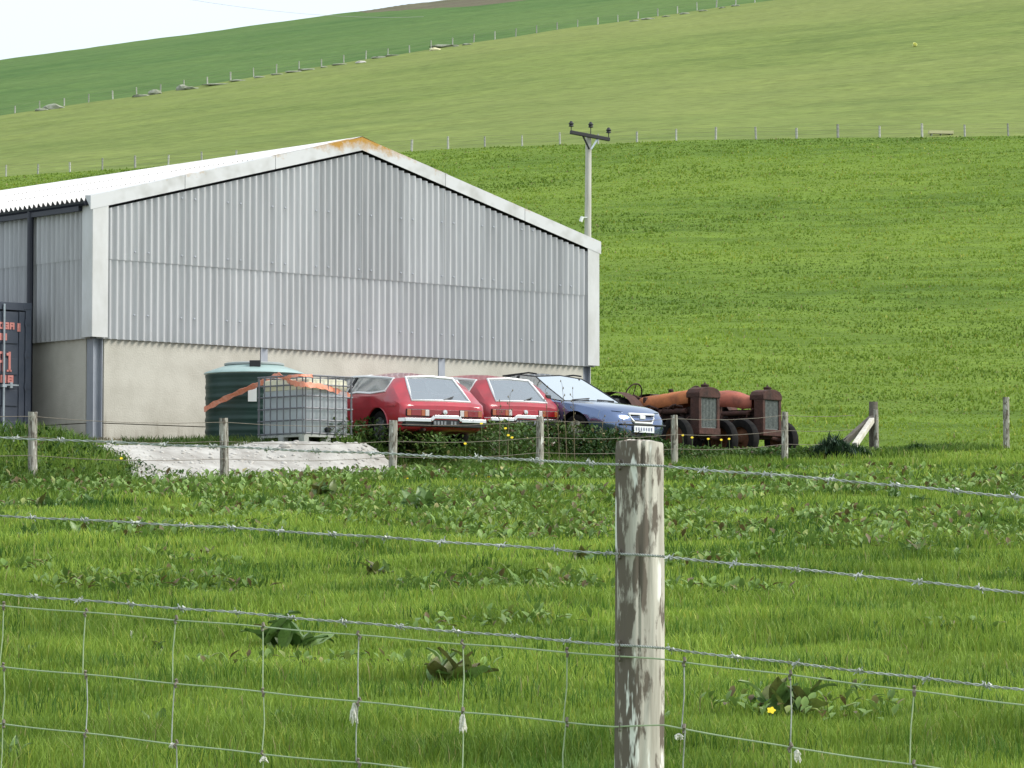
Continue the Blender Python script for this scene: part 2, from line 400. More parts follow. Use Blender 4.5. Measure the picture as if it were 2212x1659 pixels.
def concrete_mat():
    m = mat('concrete', (.50, .480, .415), .9, var=(.36, .340, .285), scale=1.3, bump=.3, bscale=34, obj_rand=.05, detail=12, ramp=(.40, .78)); t = m.node_tree; b = t.nodes['Principled BSDF']
    src = b.inputs['Base Color'].links[0].from_socket
    co = t.nodes.new('ShaderNodeTexCoord'); sx_ = t.nodes.new('ShaderNodeSeparateXYZ'); t.links.new(co.outputs['Object'], sx_.inputs[0])
    # board marks left by the shuttering and splashed dirt with a ragged upper edge
    mpn = t.nodes.new('ShaderNodeMapping'); mpn.inputs['Scale'].default_value = (5, 5, .5); t.links.new(co.outputs['Object'], mpn.inputs[0])
    n = t.nodes.new('ShaderNodeTexNoise'); n.inputs['Scale'].default_value = 1.2; n.inputs['Detail'].default_value = 9; t.links.new(mpn.outputs[0], n.inputs['Vector'])
    ma = t.nodes.new('ShaderNodeMath'); ma.operation = 'MULTIPLY_ADD'; ma.inputs[1].default_value = -1.6; ma.inputs[2].default_value = 1.05; t.links.new(n.outputs['Fac'], ma.inputs[0])
    mb = t.nodes.new('ShaderNodeMath'); mb.operation = 'ADD'; t.links.new(ma.outputs[0], mb.inputs[0]); t.links.new(sx_.outputs[2], mb.inputs[1])
    r = t.nodes.new('ShaderNodeMapRange'); r.inputs[1].default_value = .55; r.inputs[2].default_value = .15; t.links.new(mb.outputs[0], r.inputs[0])
    mx = t.nodes.new('ShaderNodeMix'); mx.data_type = 'RGBA'; mx.inputs[7].default_value = (.24, .21, .165, 1); t.links.new(src, mx.inputs[6]); 
    sc_ = t.nodes.new('ShaderNodeMath'); sc_.operation = 'MULTIPLY'; sc_.inputs[1].default_value = .6; t.links.new(r.outputs[0], sc_.inputs[0]); t.links.new(sc_.outputs[0], mx.inputs[0])
    t.links.new(mx.outputs[2], b.inputs['Base Color'])
concrete_mat()
mat('steel_column', (.30, .325, .37), .5, metal=.2, var=(.38, .40, .43), scale=4, stretch=(3, 3, .6))
mat('gutter', (.010, .012, .022), .45)
mat('dark_inside', (.02, .02, .02), .9)
mat('container_paint', (.055, .066, .090), .5, var=(.08, .09, .115), scale=3, spec=.4)
mat('container_letter', (.72, .30, .26), .6, var=(.6, .2, .17), scale=20)
mat('galv', (.48, .53, .56), .45, metal=.5, var=(.36, .40, .42), scale=8)
mat('cage_steel', (.12, .125, .14), .5, metal=.4, var=(.19, .19, .20), scale=9)
mat('tank_green', (.003, .026, .018), .5, var=(.005, .034, .025), scale=2.5)
mat('tank_lid', (.03, .06, .06), .6)
mat('plastic_black', (.015, .015, .017), .6)
mat('label_white', (.75, .77, .74), .6)
def bottle_mat():
    m, t, b = node_mat('bottle_plastic')
    b.inputs['Base Color'].default_value = (.68, .73, .76, 1); b.inputs['Roughness'].default_value = .4
    tr = t.nodes.new('ShaderNodeBsdfTranslucent'); tr.inputs['Color'].default_value = (.70, .76, .80, 1)
    tp = t.nodes.new('ShaderNodeBsdfTransparent'); tp.inputs['Color'].default_value = (.9, .93, .95, 1)
    ms = t.nodes.new('ShaderNodeMixShader'); ms.inputs[0].default_value = .45
    t.links.new(b.outputs[0], ms.inputs[1]); t.links.new(tr.outputs[0], ms.inputs[2])
    m2 = t.nodes.new('ShaderNodeMixShader'); m2.inputs[0].default_value = .25
    t.links.new(ms.outputs[0], m2.inputs[1]); t.links.new(tp.outputs[0], m2.inputs[2])
    t.links.new(m2.outputs[0], t.nodes['Material Output'].inputs['Surface'])
bottle_mat()
mat('strap_orange', (.70, .20, .10), .55, var=(.78, .36, .26), scale=14, bump=.4)
mat('pallet_grey', (.42, .42, .40), .7, var=(.3, .3, .28), scale=9)
# vehicles
mat('red_paint', (.45, .018, .034), .30, var=(.32, .020, .032), scale=3, coat=.9, spec=.4)
mat('red_faded', (.39, .022, .036), .40, var=(.25, .028, .036), scale=3, coat=.5, spec=.4)
mat('blue_paint', (.135, .185, .32), .16, metal=.75, var=(.14, .19, .33), scale=3, coat=.8)
mat('chrome', (.72, .72, .70), .18, metal=1.0)
mat('trim_bright', (.80, .80, .80), .35, metal=.2)
mat('black_trim', (.012, .012, .013), .5)
mat('rubber', (.010, .010, .011), .95, var=(.022, .020, .018), scale=9, spec=.15)
mat('alloy', (.30, .31, .33), .45, metal=.5, var=(.18, .18, .19), scale=12)
mat('hub_cream', (.62, .60, .48), .5, var=(.4, .38, .3), scale=12)
mat('lamp_red', (.20, .006, .008), .2, coat=.6)
mat('lamp_amber', (.34, .085, .02), .2, coat=.6)
mat('lamp_clear', (.56, .50, .48), .2, coat=.8, metal=.3)
mat('seat_cloth', (.07, .075, .085), .9)
mat('plate_white', (.82, .83, .84), .4); mat('plate_ink', (.07, .09, .20), .5); mat('plate_black', (.015, .016, .02), .4)
mat('headlamp_glass', (.16, .20, .28), .08, coat=1.0, metal=.4)
glass_mat('car_glass', (.82, .92, .90), .44); glass_mat('screen_glass', (.6, .7, .74), .86)
mat('rust', (.088, .036, .026), .9, var=(.034, .018, .014), scale=5, bump=.6, bscale=22)
mat('rust_dark', (.024, .014, .012), .9, var=(.055, .024, .016), scale=6, bump=.5)
mat('rust_orange', (.50, .170, .060), .8, var=(.17, .055, .025), scale=4, bump=.3, ramp=(.45, .75))
mat('rust_red', (.38, .110, .070), .8, var=(.13, .045, .03), scale=4, bump=.3, ramp=(.45, .75))
mat('radiator_core', (.10, .115, .108), .9, var=(.19, .21, .195), scale=16, bump=.8, bscale=60)
mat('rim_rust', (.17, .065, .025), .85, var=(.07, .03, .016), scale=6)
# fences and poles
def post_mat(name, light, mid, dark, lichen, sc=1.0, bias=0.):
    m, t, b = node_mat(name)
    co = t.nodes.new('ShaderNodeTexCoord'); oi = t.nodes.new('ShaderNodeObjectInfo')
    ad = t.nodes.new('ShaderNodeVectorMath'); ad.operation = 'ADD'
    t.links.new(co.outputs['Object'], ad.inputs[0]); t.links.new(oi.outputs['Location'], ad.inputs[1])
    def nz(scale, stretch, lo, hi, detail=6):
        mpn = t.nodes.new('ShaderNodeMapping'); mpn.inputs['Scale'].default_value = stretch; t.links.new(ad.outputs[0], mpn.inputs[0])
        n = t.nodes.new('ShaderNodeTexNoise'); n.inputs['Scale'].default_value = scale * sc; n.inputs['Detail'].default_value = detail; n.inputs['Roughness'].default_value = .6
        t.links.new(mpn.outputs[0], n.inputs['Vector']); r = t.nodes.new('ShaderNodeMapRange'); r.inputs[1].default_value = lo; r.inputs[2].default_value = hi
        t.links.new(n.outputs['Fac'], r.inputs[0]); return r.outputs[0], n.outputs['Fac']
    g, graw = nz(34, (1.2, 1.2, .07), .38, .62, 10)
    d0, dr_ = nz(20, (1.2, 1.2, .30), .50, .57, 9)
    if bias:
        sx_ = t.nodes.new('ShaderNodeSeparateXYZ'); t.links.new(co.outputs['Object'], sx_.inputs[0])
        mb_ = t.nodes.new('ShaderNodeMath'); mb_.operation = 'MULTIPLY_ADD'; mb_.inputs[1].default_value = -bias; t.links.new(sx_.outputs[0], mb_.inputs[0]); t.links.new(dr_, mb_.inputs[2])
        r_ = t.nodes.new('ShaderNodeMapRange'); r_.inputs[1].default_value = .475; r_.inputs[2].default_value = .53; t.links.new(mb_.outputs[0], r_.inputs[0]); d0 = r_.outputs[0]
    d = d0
    l, _ = nz(17, (1.3, 1.3, .26), .60, .64, 4)
    def mixc(f, a, c):
        mx = t.nodes.new('ShaderNodeMix'); mx.data_type = 'RGBA'; t.links.new(f, mx.inputs[0])
        if isinstance(a, tuple): mx.inputs[6].default_value = rgba(a)
        else: t.links.new(a, mx.inputs[6])
        mx.inputs[7].default_value = rgba(c); return mx.outputs[2]
    c = mixc(g, light, mid); c = mixc(d, c, dark); c = mixc(l, c, lichen)
    t.links.new(c, b.inputs['Base Color']); b.inputs['Roughness'].default_value = .92; b.inputs['Specular IOR Level'].default_value = .2
    bp = t.nodes.new('ShaderNodeBump'); bp.inputs['Strength'].default_value = .7; bp.inputs['Distance'].default_value = .006
    t.links.new(graw, bp.inputs['Height']); t.links.new(bp.outputs[0], b.inputs['Normal'])
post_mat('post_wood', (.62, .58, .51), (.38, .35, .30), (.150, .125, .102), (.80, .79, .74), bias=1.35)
post_mat('post_grey', (.40, .38, .33), (.26, .24, .21), (.13, .11, .09), (.66, .65, .60))
mat('post_far', (.46, .46, .42), .9, var=(.25, .25, .20), scale=5, obj_rand=.25)
mat('post_dark', (.10, .085, .07), .9, var=(.18, .16, .13), scale=7, bump=.4)
mat('split_wood', (.66, .63, .55), .9, var=(.42, .38, .31), scale=9, bump=.4, stretch=(1, 1, .3))
mat('wire', (.50, .52, .49), .55, metal=.35, var=(.24, .26, .22), scale=25)
mat('wire_green', (.42, .50, .31), .6, metal=.1, var=(.32, .40, .24), scale=25)
mat('wire_rust', (.16, .13, .10), .7, metal=.2, var=(.25, .22, .18), scale=25)
mat('pole_wood', (.56, .54, .49), .85, var=(.40, .38, .34), scale=5, stretch=(4, 4, .25))
mat('pole_iron', (.022, .022, .024), .6, metal=.2)
mat('wool', (.70, .68, .60), .95, bump=.6, bscale=60)
mat('yellow_petal', (.85, .62, .01), .5); mat('yellow_tub', (.74, .74, .22), .5, var=(.65, .66, .3), scale=5)
mat('stalk_brown', (.13, .10, .06), .9, var=(.2, .16, .09), scale=12)
leaf_mat('dock_leaf', (.085, .165, .040), (.20, .30, .095))
leaf_mat('dock_leaf_brown', (.12, .10, .035), (.13, .17, .04))
leaf_mat('stem_green', (.10, .16, .04), (.14, .2, .05), .1)
# ================================================================== TERRAIN
UC = np.concatenate([np.linspace(-.62, -.215, 22), np.linspace(-.21, .21, 211), np.linspace(.215, .62, 22)])
def grid_sheet(name, rowfun, nrow, m, lift=0., split=None):
    """rowfun(k,u)->y ; sheet over columns of constant direction (columns parallel nearer than 30 m)"""
    Y = np.stack([rowfun(k, UC) for k in range(nrow)]); X = UC[None, :] * np.maximum(Y, 30)
    Z = H(X, Y) + lift; nc = len(UC)
    verts = np.stack([X, Y, Z], -1).reshape(-1, 3)
    i = np.arange(nrow - 1)[:, None] * nc + np.arange(nc - 1)[None, :]
    a = i.ravel(); b = a + 1; c = a + nc + 1; d = a + nc
    tris = np.concatenate([np.stack([a, b, c], 1), np.stack([a, c, d], 1)])
    o = big_mesh(name, verts, tris, None, m); o.data.polygons.foreach_set('use_smooth', np.ones(len(tris), bool))
    return tag(o, kind='structure')
rowsA = np.concatenate([np.arange(-80, 8, 4.), np.arange(8, 50, .22), np.arange(50, 74, .22)])
NB = 190
def lower_rows(k, u):
    if k < len(rowsA): return np.full_like(u, rowsA[k])
    t = (k - len(rowsA) + 1) / NB; return 74 + (F1(u) - 74) * (t ** 1.25)
low = grid_sheet('lower_field', lower_rows, len(rowsA) + NB, 'field_grass')
up = grid_sheet('upper_pasture', lambda k, u: F1(u) + (F2(u) - F1(u)) * k / 90., 91, 'upper_grass')
TOPW = lambda u: 332 - 165 * smooth(-.055, -.008, u)
top = grid_sheet('hilltop_field', lambda k, u: F2(u) + TOPW(u) * k / 60., 61, 'top_grass')
moor = grid_sheet('moor', lambda k, u: F2(u) + TOPW(u) + (1500 - F2(u) - TOPW(u)) * (k / 90.) ** 2, 91, 'moor_ground')

# trodden yard surface and the pale stone bank below it
def patch(name, inside, m, lift, step, x0, x1, y0, y1):
    xs = np.arange(x0, x1, step); ys = np.arange(y0, y1, step); X, Y = np.meshgrid(xs, ys); ins = inside(X, Y)
    Z = H(X, Y) + lift; idx = -np.ones(X.shape, int); vs = []; fs = []
    for a in range(len(ys) - 1):
        for b in range(len(xs) - 1):
            if ins[a:a+2, b:b+2].all():
                q = []
                for (i, j) in ((a, b), (a, b+1), (a+1, b+1), (a+1, b)):
                    if idx[i, j] < 0: idx[i, j] = len(vs); vs.append((X[i, j], Y[i, j], Z[i, j]))
                    q.append(int(idx[i, j]))
                fs.append(tuple(q))
    me = bpy.data.meshes.new(name); me.from_pydata(vs, [], fs); me.update()
    for p in me.polygons: p.use_smooth = True
    me.materials.append(MATS[m]); o = bpy.data.objects.new(name, me); link(o); return tag(o, kind='structure')
GA = fence_s(P(262, 1000, 53.5).x, 53.0); GS0 = 2.55; GS1 = 8.5
def in_gravel(x, y):
    s = fence_s(x, y); d = fence_d(x, y); e = (vnoise(x, y, .5, 31) - .5) * .9 + (vnoise(x, y, .17, 32) - .5) * .3
    hi = 2.3 - 1.9 * smooth(7.5, 8.5, s) * .9 + e * .25
    return (s > GS0 + e + .5 * (d - 1)) & (s < GS1 + .1 + e * .4) & (d > -.75 + e * .3) & (d < hi) & (np.hypot(x - IBC_C[0], y - IBC_C[1]) > .98)
def in_yard(x, y):
    d = fence_d(x, y); p = (x - C0.x)*E1.x + (y - C0.y)*E1.y; q = (x - C0.x)*E2.x + (y - C0.y)*E2.y; e = (vnoise(x, y, .8, 33) - .5) * 1.2
    return (d > 2.5 + e) & (p > -16) & (p < 15 + e) & (q < 21.5)
patch('yard', in_yard, 'yard_dirt', .006, .25, -26, 8, 52, 82)
patch('stone_bank', in_gravel, 'gravel', .035, .07, -8, 2, 49, 60)
# loose pale stones on the bank
vs, ts, off = [], [], 0
ico = bmesh.new(); bmesh.ops.create_icosphere(ico, subdivisions=1, radius=1); ICV = np.array([v.co[:] for v in ico.verts]); ICF = np.array([[v.index for v in f.verts] for f in ico.faces]); ico.free()
n = 0
while n < 1500:
    s = rng.uniform(2.3, 8.9); d = rng.uniform(-.8, 2.3); x = FA.x + FD.x*s + FN.x*d; y = FA.y + FD.y*s + FN.y*d
    if not in_gravel(np.array([x]), np.array([y]))[0]: continue
    r = rng.gamma(2.0, .0085) + .009; V = ICV * (r * rng.uniform(.6, 1.3, 3) * np.array([1, 1, .55])) * (1 + rng.uniform(-.25, .25, (len(ICV), 1)))
    vs.append(V + np.array([x, y, Hs(x, y) + .026 + r*.12])); ts.append(ICF + off); off += len(ICV); n += 1
st = big_mesh('loose_stones', np.concatenate(vs), np.concatenate(ts), None, 'stone_chip')
tag(st, 'loose pale stones scattered over the bank below the yard', 'stones', kind='stuff')
# ================================================================== BARN
barn = thing('barn', 'long grey corrugated barn with white roof and concrete lower walls', 'barn', (C0.x, C0.y, BZ), BROT)
Yc0 = C0.y
ZC = slope(727) * Yc0 - BZ            # top of the concrete
ZS = slope(552.5) * (Yc0 + .12) - BZ  # sheet lap
ZE = slope(430) * Yc0 - BZ            # roof at the eave
ZR = slope(307) * (C0.y + C1.y) / 2 - BZ
RT = (ZR - ZE) / (BW / 2); RA = math.atan(RT)
PIT = BW / 82.; AMP = .040
def roof_z(x): return ZE + (x if x <= BW/2 else BW - x) * RT
def corr_mesh(name, nc, z0, topf, x0=0., per=8, amp=AMP, lip=0.):
    me = bpy.data.meshes.new(name); vs = []; fs = []; m = int(nc * per) + 1
    for i in range(m):
        x = i * PIT / per; y = -amp * math.cos(2*math.pi*x/PIT)
        vs += [(x, y, z0), (x, y + lip, topf(x0 + x))]
    for i in range(m - 1): fs.append((2*i, 2*i+2, 2*i+3, 2*i+1))
    me.from_pydata(vs, [], fs); me.update()
    for p in me.polygons: p.use_smooth = True
    return me
def put(name, me, m, parent, loc=(0, 0, 0), rot=(0, 0, 0)):
    if not me.materials: me.materials.append(MATS[m])
    o = bpy.data.objects.new(name, me); link(o, parent); o.location = loc; o.rotation_euler = rot; return o
# gable wall: two tiers of sheets
counts = [6] + [7] * 10 + [6]
def gable(ypos, rot, sheetmat, flip=False):
    x = 0.; shared = {}
    for n in counts:
        if n not in shared: shared[n] = corr_mesh('wall_sheet', n, ZC - .03, lambda q: ZS + .05)
        dx = random.uniform(-.002, .002)
        if flip: put('wall_sheet', shared[n], sheetmat, barn, (BW - x, ypos, 0), (0, 0, math.pi))
        else: put('wall_sheet', shared[n], sheetmat, barn, (x + dx, ypos, 0))
        upper = corr_mesh('wall_sheet', n, ZS - .06, (lambda q: roof_z(q) - .215), x, per=8)
        if flip: put('wall_sheet', upper, sheetmat, barn, (BW - x, ypos + .014, 0), (0, 0, math.pi))
        else: put('wall_sheet', upper, sheetmat, barn, (x + dx, ypos - .014, 0), (random.uniform(-.0008, .0012), 0, 0))
        x += n * PIT
gable(-.055, 0, 'wall_sheet'); gable(BL + .055, 0, 'wall_sheet', True)
# side walls
nside = int(BL / (7 * PIT)) + 1
lo_me = corr_mesh('side_sheet_shaded', 7, ZC - .03, lambda q: ZS + .05); hi_me = corr_mesh('side_sheet_shaded', 7, ZS - .06, lambda q: ZE - .10)
for k in range(nside - 1):
    y = k * 7 * PIT
    put('wall_sheet', lo_me, 'side_sheet_shaded', barn, (-.055, y + 7*PIT, 0), (0, 0, -math.pi/2))
    put('wall_sheet', hi_me, 'side_sheet_shaded', barn, (-.069, y + 7*PIT, 0), (0, 0, -math.pi/2))
    put('wall_sheet', lo_me, 'side_sheet_shaded', barn, (BW + .055, y, 0), (0, 0, math.pi/2))
    put('wall_sheet', hi_me, 'side_sheet_shaded', barn, (BW + .069, y, 0), (0, 0, math.pi/2))
# fixing bolts on the gable
bolt = None
xb = [6*PIT*1.0]
for k in range(11): xb.append(xb[0] + k * 7 * PIT)
for xq in sorted(set(round(v, 3) for v in xb)):
    for dxx in (-.5*PIT, 1.5*PIT):
        for zz in (ZC + .42, ZS + .10, ZS + 1.15):
            if 0 < xq + dxx < BW and zz < roof_z(xq + dxx) - .2:
                xx = (round((xq + dxx) / PIT - .5) + .5) * PIT
                if bolt is None:
                    bolt = MB().lathe([(0, -.02), (.016, -.016), (.022, 0)], 8, 'y').build('fixing_bolt', 'steel_column', barn); o = bolt
                else: o = copy_obj(bolt, barn)
                o.location = (xx, -.055 - AMP - (.014 if zz > ZS else 0), zz)
# concrete panels between steel columns
cols = [0., .315 * BW, .672 * BW, BW]
def panel(x0, x1, y0, y1, z0, z1):
    return MB().box(x0, x1, y0, y1, z0, z1).build('concrete_panel', 'concrete', barn, bevel=.006)
SPL = .40
for a, b in zip(cols[:-1], cols[1:]):
    x0 = a + (.235 if a == 0 else .085); x1 = b - (.235 if b == BW else .085)
    for z0, z1 in ((-.3, SPL - .007), (SPL + .007, ZC + .02)):
        panel(x0, x1, .0, .14, z0, z1); panel(x0, x1, BL - .14, BL, z0, z1)
for side in (0, 1):
    for k in range(4):
        y0 = .235 + k * (BL - .3) / 4; y1 = y0 + (BL - .3) / 4 - .17
        for z0, z1 in ((-.3, SPL - .007), (SPL + .007, ZC + .02)):
            if side == 0: panel(0, .14, y0, y1, z0, z1)
            else: panel(BW - .14, BW, y0, y1, z0, z1)
def column(x, y, z1, along='x'):
    m = MB()
    if along == 'x':
        m.box(x - .1, x - .086, y, y + .2, -.1, z1); m.box(x + .086, x + .1, y, y + .2, -.1, z1); m.box(x - .086, x + .086, y + .093, y + .107, -.1, z1)
    else:
        m.box(x - .08, x + .08, y, y + .014, -.1, z1); m.box(x - .08, x + .08, y + .186, y + .2, -.1, z1); m.box(x - .006, x + .006, y + .014, y + .186, -.1, z1)
    m.box(x - .17, x + .17, y - .06, y + .26, -.12, -.06 + .04)
    return m.build('steel_column', 'steel_column', barn)
column(.115, .015, ZE - .12); column(BW - .115, .015, ZE - .12)
column(cols[1], -.012, ZC + .5, 'y'); column(cols[2], -.012, ZC + .5, 'y')
column(.115, BL - .215, ZE - .12); column(BW - .115, BL - .215, ZE - .12)
for k in range(1, 4):
    yy = .235 + k * (BL - .3) / 4 - .085
    m = MB().box(-.012, .0, yy - .08, yy + .08, -.1, ZC + .3).box(0, .16, yy - .006, yy + .006, -.1, ZC + .3); m.build('steel_column', 'steel_column', barn)
# black sheets standing in for the unlit inside seen through the gaps
MB().box(.15, BW - .15, .30, .31, -.2, ZE - .1).build('inside_shade', 'dark_inside', barn)
MB().add([(.1, .06, ZC + .1), (BW - .1, .06, ZC + .1), (BW - .1, .06, ZE - .03), (BW/2, .06, ZR - .04), (.1, .06, ZE - .03)], [(0, 1, 2, 3, 4)]).build('inside_shade', 'dark_inside', barn)
# corner flashings
MB().box(-.085, .235, -.112, -.104, ZC - .01, ZE + .02).box(-.113, -.105, -.104, .205, ZC - .01, ZE - .08).box(-.105, -.085, -.112, -.104, ZC - .01, ZE - .08).build('corner_flashing', 'white_trim', barn)
MB().box(BW - .20, BW + .105, -.112, -.104, ZC - .01, ZE + .02).box(BW + .105, BW + .113, -.112, .205, ZC - .01, ZE - .06).build('corner_flashing', 'white_trim', barn)
# roof: three rows of sheets on each slope
OV = .14; LS = (BW/2 + OV) / math.cos(RA); NR = 3; RL = LS / NR + .12
def roof_mesh():
    me = bpy.data.meshes.new('roof_sheet'); vs = []; fs = []; m = 7*8 + 1
    for i in range(m):
        y = i * PIT / 8; z = AMP * math.cos(2*math.pi*y/PIT)
        for xx, dz in ((0, -.007), (0, 0), (RL, 0)): vs.append((xx, y, z + dz))
    for i in range(m - 1):
        fs.append((3*i+1, 3*i+2, 3*i+5, 3*i+4)); fs.append((3*i, 3*i+1, 3*i+4, 3*i+3))
    me.from_pydata(vs, [], fs); me.update()
    for p in me.polygons: p.use_smooth = True
    try: me.set_sharp_from_angle(angle=math.radians(50))
    except Exception: pass
    return me
rme = roof_mesh(); ny = int(BL / (7*PIT)) + 1
for k in range(ny):
    for r in range(NR):
        s0 = r * (LS / NR) - (0 if r == 0 else .12 * r / NR); tilt = RA - .004
        x0 = -OV + s0 * math.cos(RA); z0 = ZE - OV*RT + s0*math.sin(RA) + .035 + .012 * r
        y0 = -.10 + k * 7 * PIT
        put('roof_sheet', rme, 'roof_sheet', barn, (x0, y0, z0), (0, -tilt, 0))
        put('roof_sheet', rme, 'roof_sheet', barn, (BW - x0, y0 + 7*PIT, z0), (0, -tilt, math.pi))
rc = MB()
yE = -.12; yF = -.10 + ny*7*PIT
for sgn in (-1, 1):
    n0 = len(rc.v)
    rc.add([(BW/2, yE, ZR + .100), (BW/2, yF, ZR + .100), (BW/2 + sgn*.34, yF, ZR + .100 - .34*RT - .01), (BW/2 + sgn*.34, yE, ZR + .100 - .34*RT - .01)], [(0, 1, 2, 3)])
rc.build('ridge_cap', 'roof_sheet', barn)
# barge boards with orange lichen towards the ridge
def barge(side, k):
    s0 = k / 3; s1 = (k + 1) / 3; N = 14; vs = []; col = []
    for i in range(N + 1):
        s = s0 + (s1 - s0) * i / N - (.002 if i == N and k < 2 else 0)
        x = -OV - .02 + s * (BW/2 + OV + .02); z = ZE + x * RT
        lich = .42 * float(smooth(.74, .96, s)) + .10 * (float(smooth(.10, .0, abs(s - 1/3 - .03))) + float(smooth(.09, 0, abs(s - 2/3 - .02)))) + .03
        xx = x if side == 0 else BW - x
        for (dy, dz, w) in ((-.118, -.165, -.25), (-.118, -.03, -.02), (-.118, .085, .17), (.06, .100, .12), (.06, .090, 0)):
            vs.append((xx, dy, z + dz)); col.append((max(0, lich + w * (1 if lich > .1 else .8)), 0, 0))
    fs = []
    for i in range(N):
        for j in range(4): fs.append((i*5+j, (i+1)*5+j, (i+1)*5+j+1, i*5+j+1))
    fs.append((0, 1, 2, 3, 4)); fs.append(tuple(N*5 + j for j in range(5)))
    me = bpy.data.meshes.new('bargeboard'); me.from_pydata(vs, [], fs); me.update()
    a = me.color_attributes.new('col', 'FLOAT_COLOR', 'POINT')
    for i, c in enumerate(col): a.data[i].color = (c[0], 0, 0, 1)
    return finish('bargeboard', me, 'barge_board', barn)
for side in (0, 1):
    for k in range(3): barge(side, k)
# gutters, eaves soffit and a downpipe
for sx, xg in ((-1, -OV - .03), (1, BW + OV + .03)):
    m = MB(); pr = []
    for k in range(7):
        a = math.pi + math.pi * k / 6; pr.append((xg + .075*math.cos(a), ZE - OV*RT - .02 + .075*math.sin(a)))
    vs = [(x, y, z) for y in (-.02, BL) for x, z in pr]; fs = [(k, k+1, 8+k, 7+k) for k in range(6)] + [tuple(range(7)), tuple(range(7, 14))]
    m.add(vs, fs).build('gutter', 'gutter', barn)
MB().box(-.2, -.12, .2, BL, ZE - .21, ZE - .10).build('eaves_beam', 'gutter', barn)
yd = 1.75
MB().tube([(-.17, yd, ZE - .08), (-.17, yd, .02)], .06, 10).build('downpipe', 'gutter', barn)

# ================================================================== SHIPPING CONTAINER
cpos = P(66, 945, 62.2)
cbase = BZ - .02
cont = thing('shipping_container', 'dark slate shipping container with red lettering beside the barn side wall', 'container', (cpos.x, cpos.y, cbase), BROT)
CW, CL, CH = 2.44, 6.06, 2.59
m = MB()    # frame: posts and rails; local x runs to -CW (door face), y inward
for x in (-CW, -.12):
    for y in (0, CL - .12): m.box(x, x + .12, y, y + .12, 0, CH)
m.box(-CW + .12, -.12, 0, .10, CH - .14, CH); m.box(-CW + .12, -.12, 0, .10, 0, .14)
m.box(-CW, -CW + .08, .12, CL - .12, CH - .1, CH - .01); m.box(-.08, 0, .12, CL - .12, CH - .1, CH - .01)
m.box(-CW, -CW + .08, .12, CL - .12, 0, .15); m.box(-.08, 0, .12, CL - .12, 0, .15); m.build('frame', 'container_paint', cont, bevel=.008)
for x in (-CW - .005, -.175):
    for z in (-.004, CH - .118):
        MB().box(x, x + .18, -.006, .16, z, z + .122).build('corner_casting', 'container_paint', cont, bevel=.01)
m = MB(); N = 64   # corrugated side and back walls, roof
vs = []
for i in range(N + 1):
    y = .12 + (CL - .24) * i / N; ph = i % 4; off = .0 if ph in (0, 1) else .036
    vs += [(-.012 - off, y, .15), (-.012 - off, y, CH - .1)]
m.add(vs, [(2*i, 2*i+2, 2*i+3, 2*i+1) for i in range(N)])
m.add([(-CW - 2*0 - (v[0]), v[1], v[2]) for v in vs], [(2*i, 2*i+1, 2*i+3, 2*i+2) for i in range(N)])
m.build('side_wall', 'container_paint', cont)
MB().box(-CW + .08, -.08, .05, CL - .05, CH - .03, CH - .012).build('roof', 'container_paint', cont)
MB().box(-CW + .12, -.12, CL - .06, CL - .02, .15, CH - .1).build('back_wall', 'container_paint', cont)
def door(x0, x1):
    d = MB().box(x0, x1, .035, .06, .15, CH - .16)
    zs = [.17, .46, .68, 1.02, 1.24, 1.58, 1.80, CH - .18]
    for z0, z1 in zip(zs[0::2], zs[1::2]): d.box(x0 + .12, x1 - .14, .012, .036, z0 + .05, z1 - .0)
    d.box(x0, x0 + .10, .010, .036, .15, CH - .16); d.box(x1 - .12, x1, .010, .036, .15, CH - .16)
    return d.build('door', 'container_paint', cont, bevel=.008)
d1 = door(-1.215, -.135); d2 = door(-CW + .135, -1.225)
for dd, xs in ((d1, (-.60, -1.02)), (d2, (-CW + .52, -CW + .98))):
    for x in xs:
        MB().tube([(x, -.03, .05), (x, -.03, CH - .04)], .021, 8).build('locking_bar', 'galv', dd)
        MB().box(x - .045, x + .045, -.06, .012, 1.06, 1.11).box(x + .0, x + .30, -.055, -.035, 1.09, 1.115).box(x + .12, x + .17, -.06, .01, 1.05, 1.15).build('handle', 'galv', dd)
for z in (.45, 1.05, 1.62, 2.2):
    MB().box(-.15, -.02, -.012, .012, z, z + .07).tube([(-.128, -.012, z - .03), (-.128, -.012, z + .10)], .016, 6).build('hinge', 'container_paint', d1)
# red lettering on the door: small line, short line, tall pair of figures, small pair (only their right ends are seen)
def bars(rects, dd):
    l = MB()
    for x0, x1, z0, z1 in rects: l.box(x0, x1, -.004, .0095, z0, z1)
    return l.build('lettering', 'container_letter', dd)
def glyph(x, z, w, h, kind):
    s = min(w * .32, .05)
    if kind == 'n': return [(x, x+s, z, z+h), (x+w-s, x+w, z, z+h), (x+s, x+w-s, z+h-s, z+h), (x+s, x+w-s, z+h*.5-s/2, z+h*.5+s/2)]
    if kind == '1': return [(x+w*.4, x+w*.4+s, z, z+h), (x+w*.1, x+w*.4, z+h-s*1.6, z+h-s*.5), (x+w*.15, x+w*.85, z, z+s*.8)]
    if kind == '0': return [(x, x+s, z, z+h), (x+w-s, x+w, z, z+h), (x+s, x+w-s, z+h-s, z+h), (x+s, x+w-s, z, z+s)]
    if kind == '8': return glyph(x, z, w, h, '0') + [(x+s, x+w-s, z+h*.5-s/2, z+h*.5+s/2)]
    return []
xr = -.24
bars([r for k, c in enumerate('n80n8') for r in glyph(xr - .06 - .115*(k+1) - .05, 2.10, .10, .125, c)] + [(xr - .02, xr, 2.07, 2.22), (xr - .06, xr - .03, 2.07, 2.22)], d1)
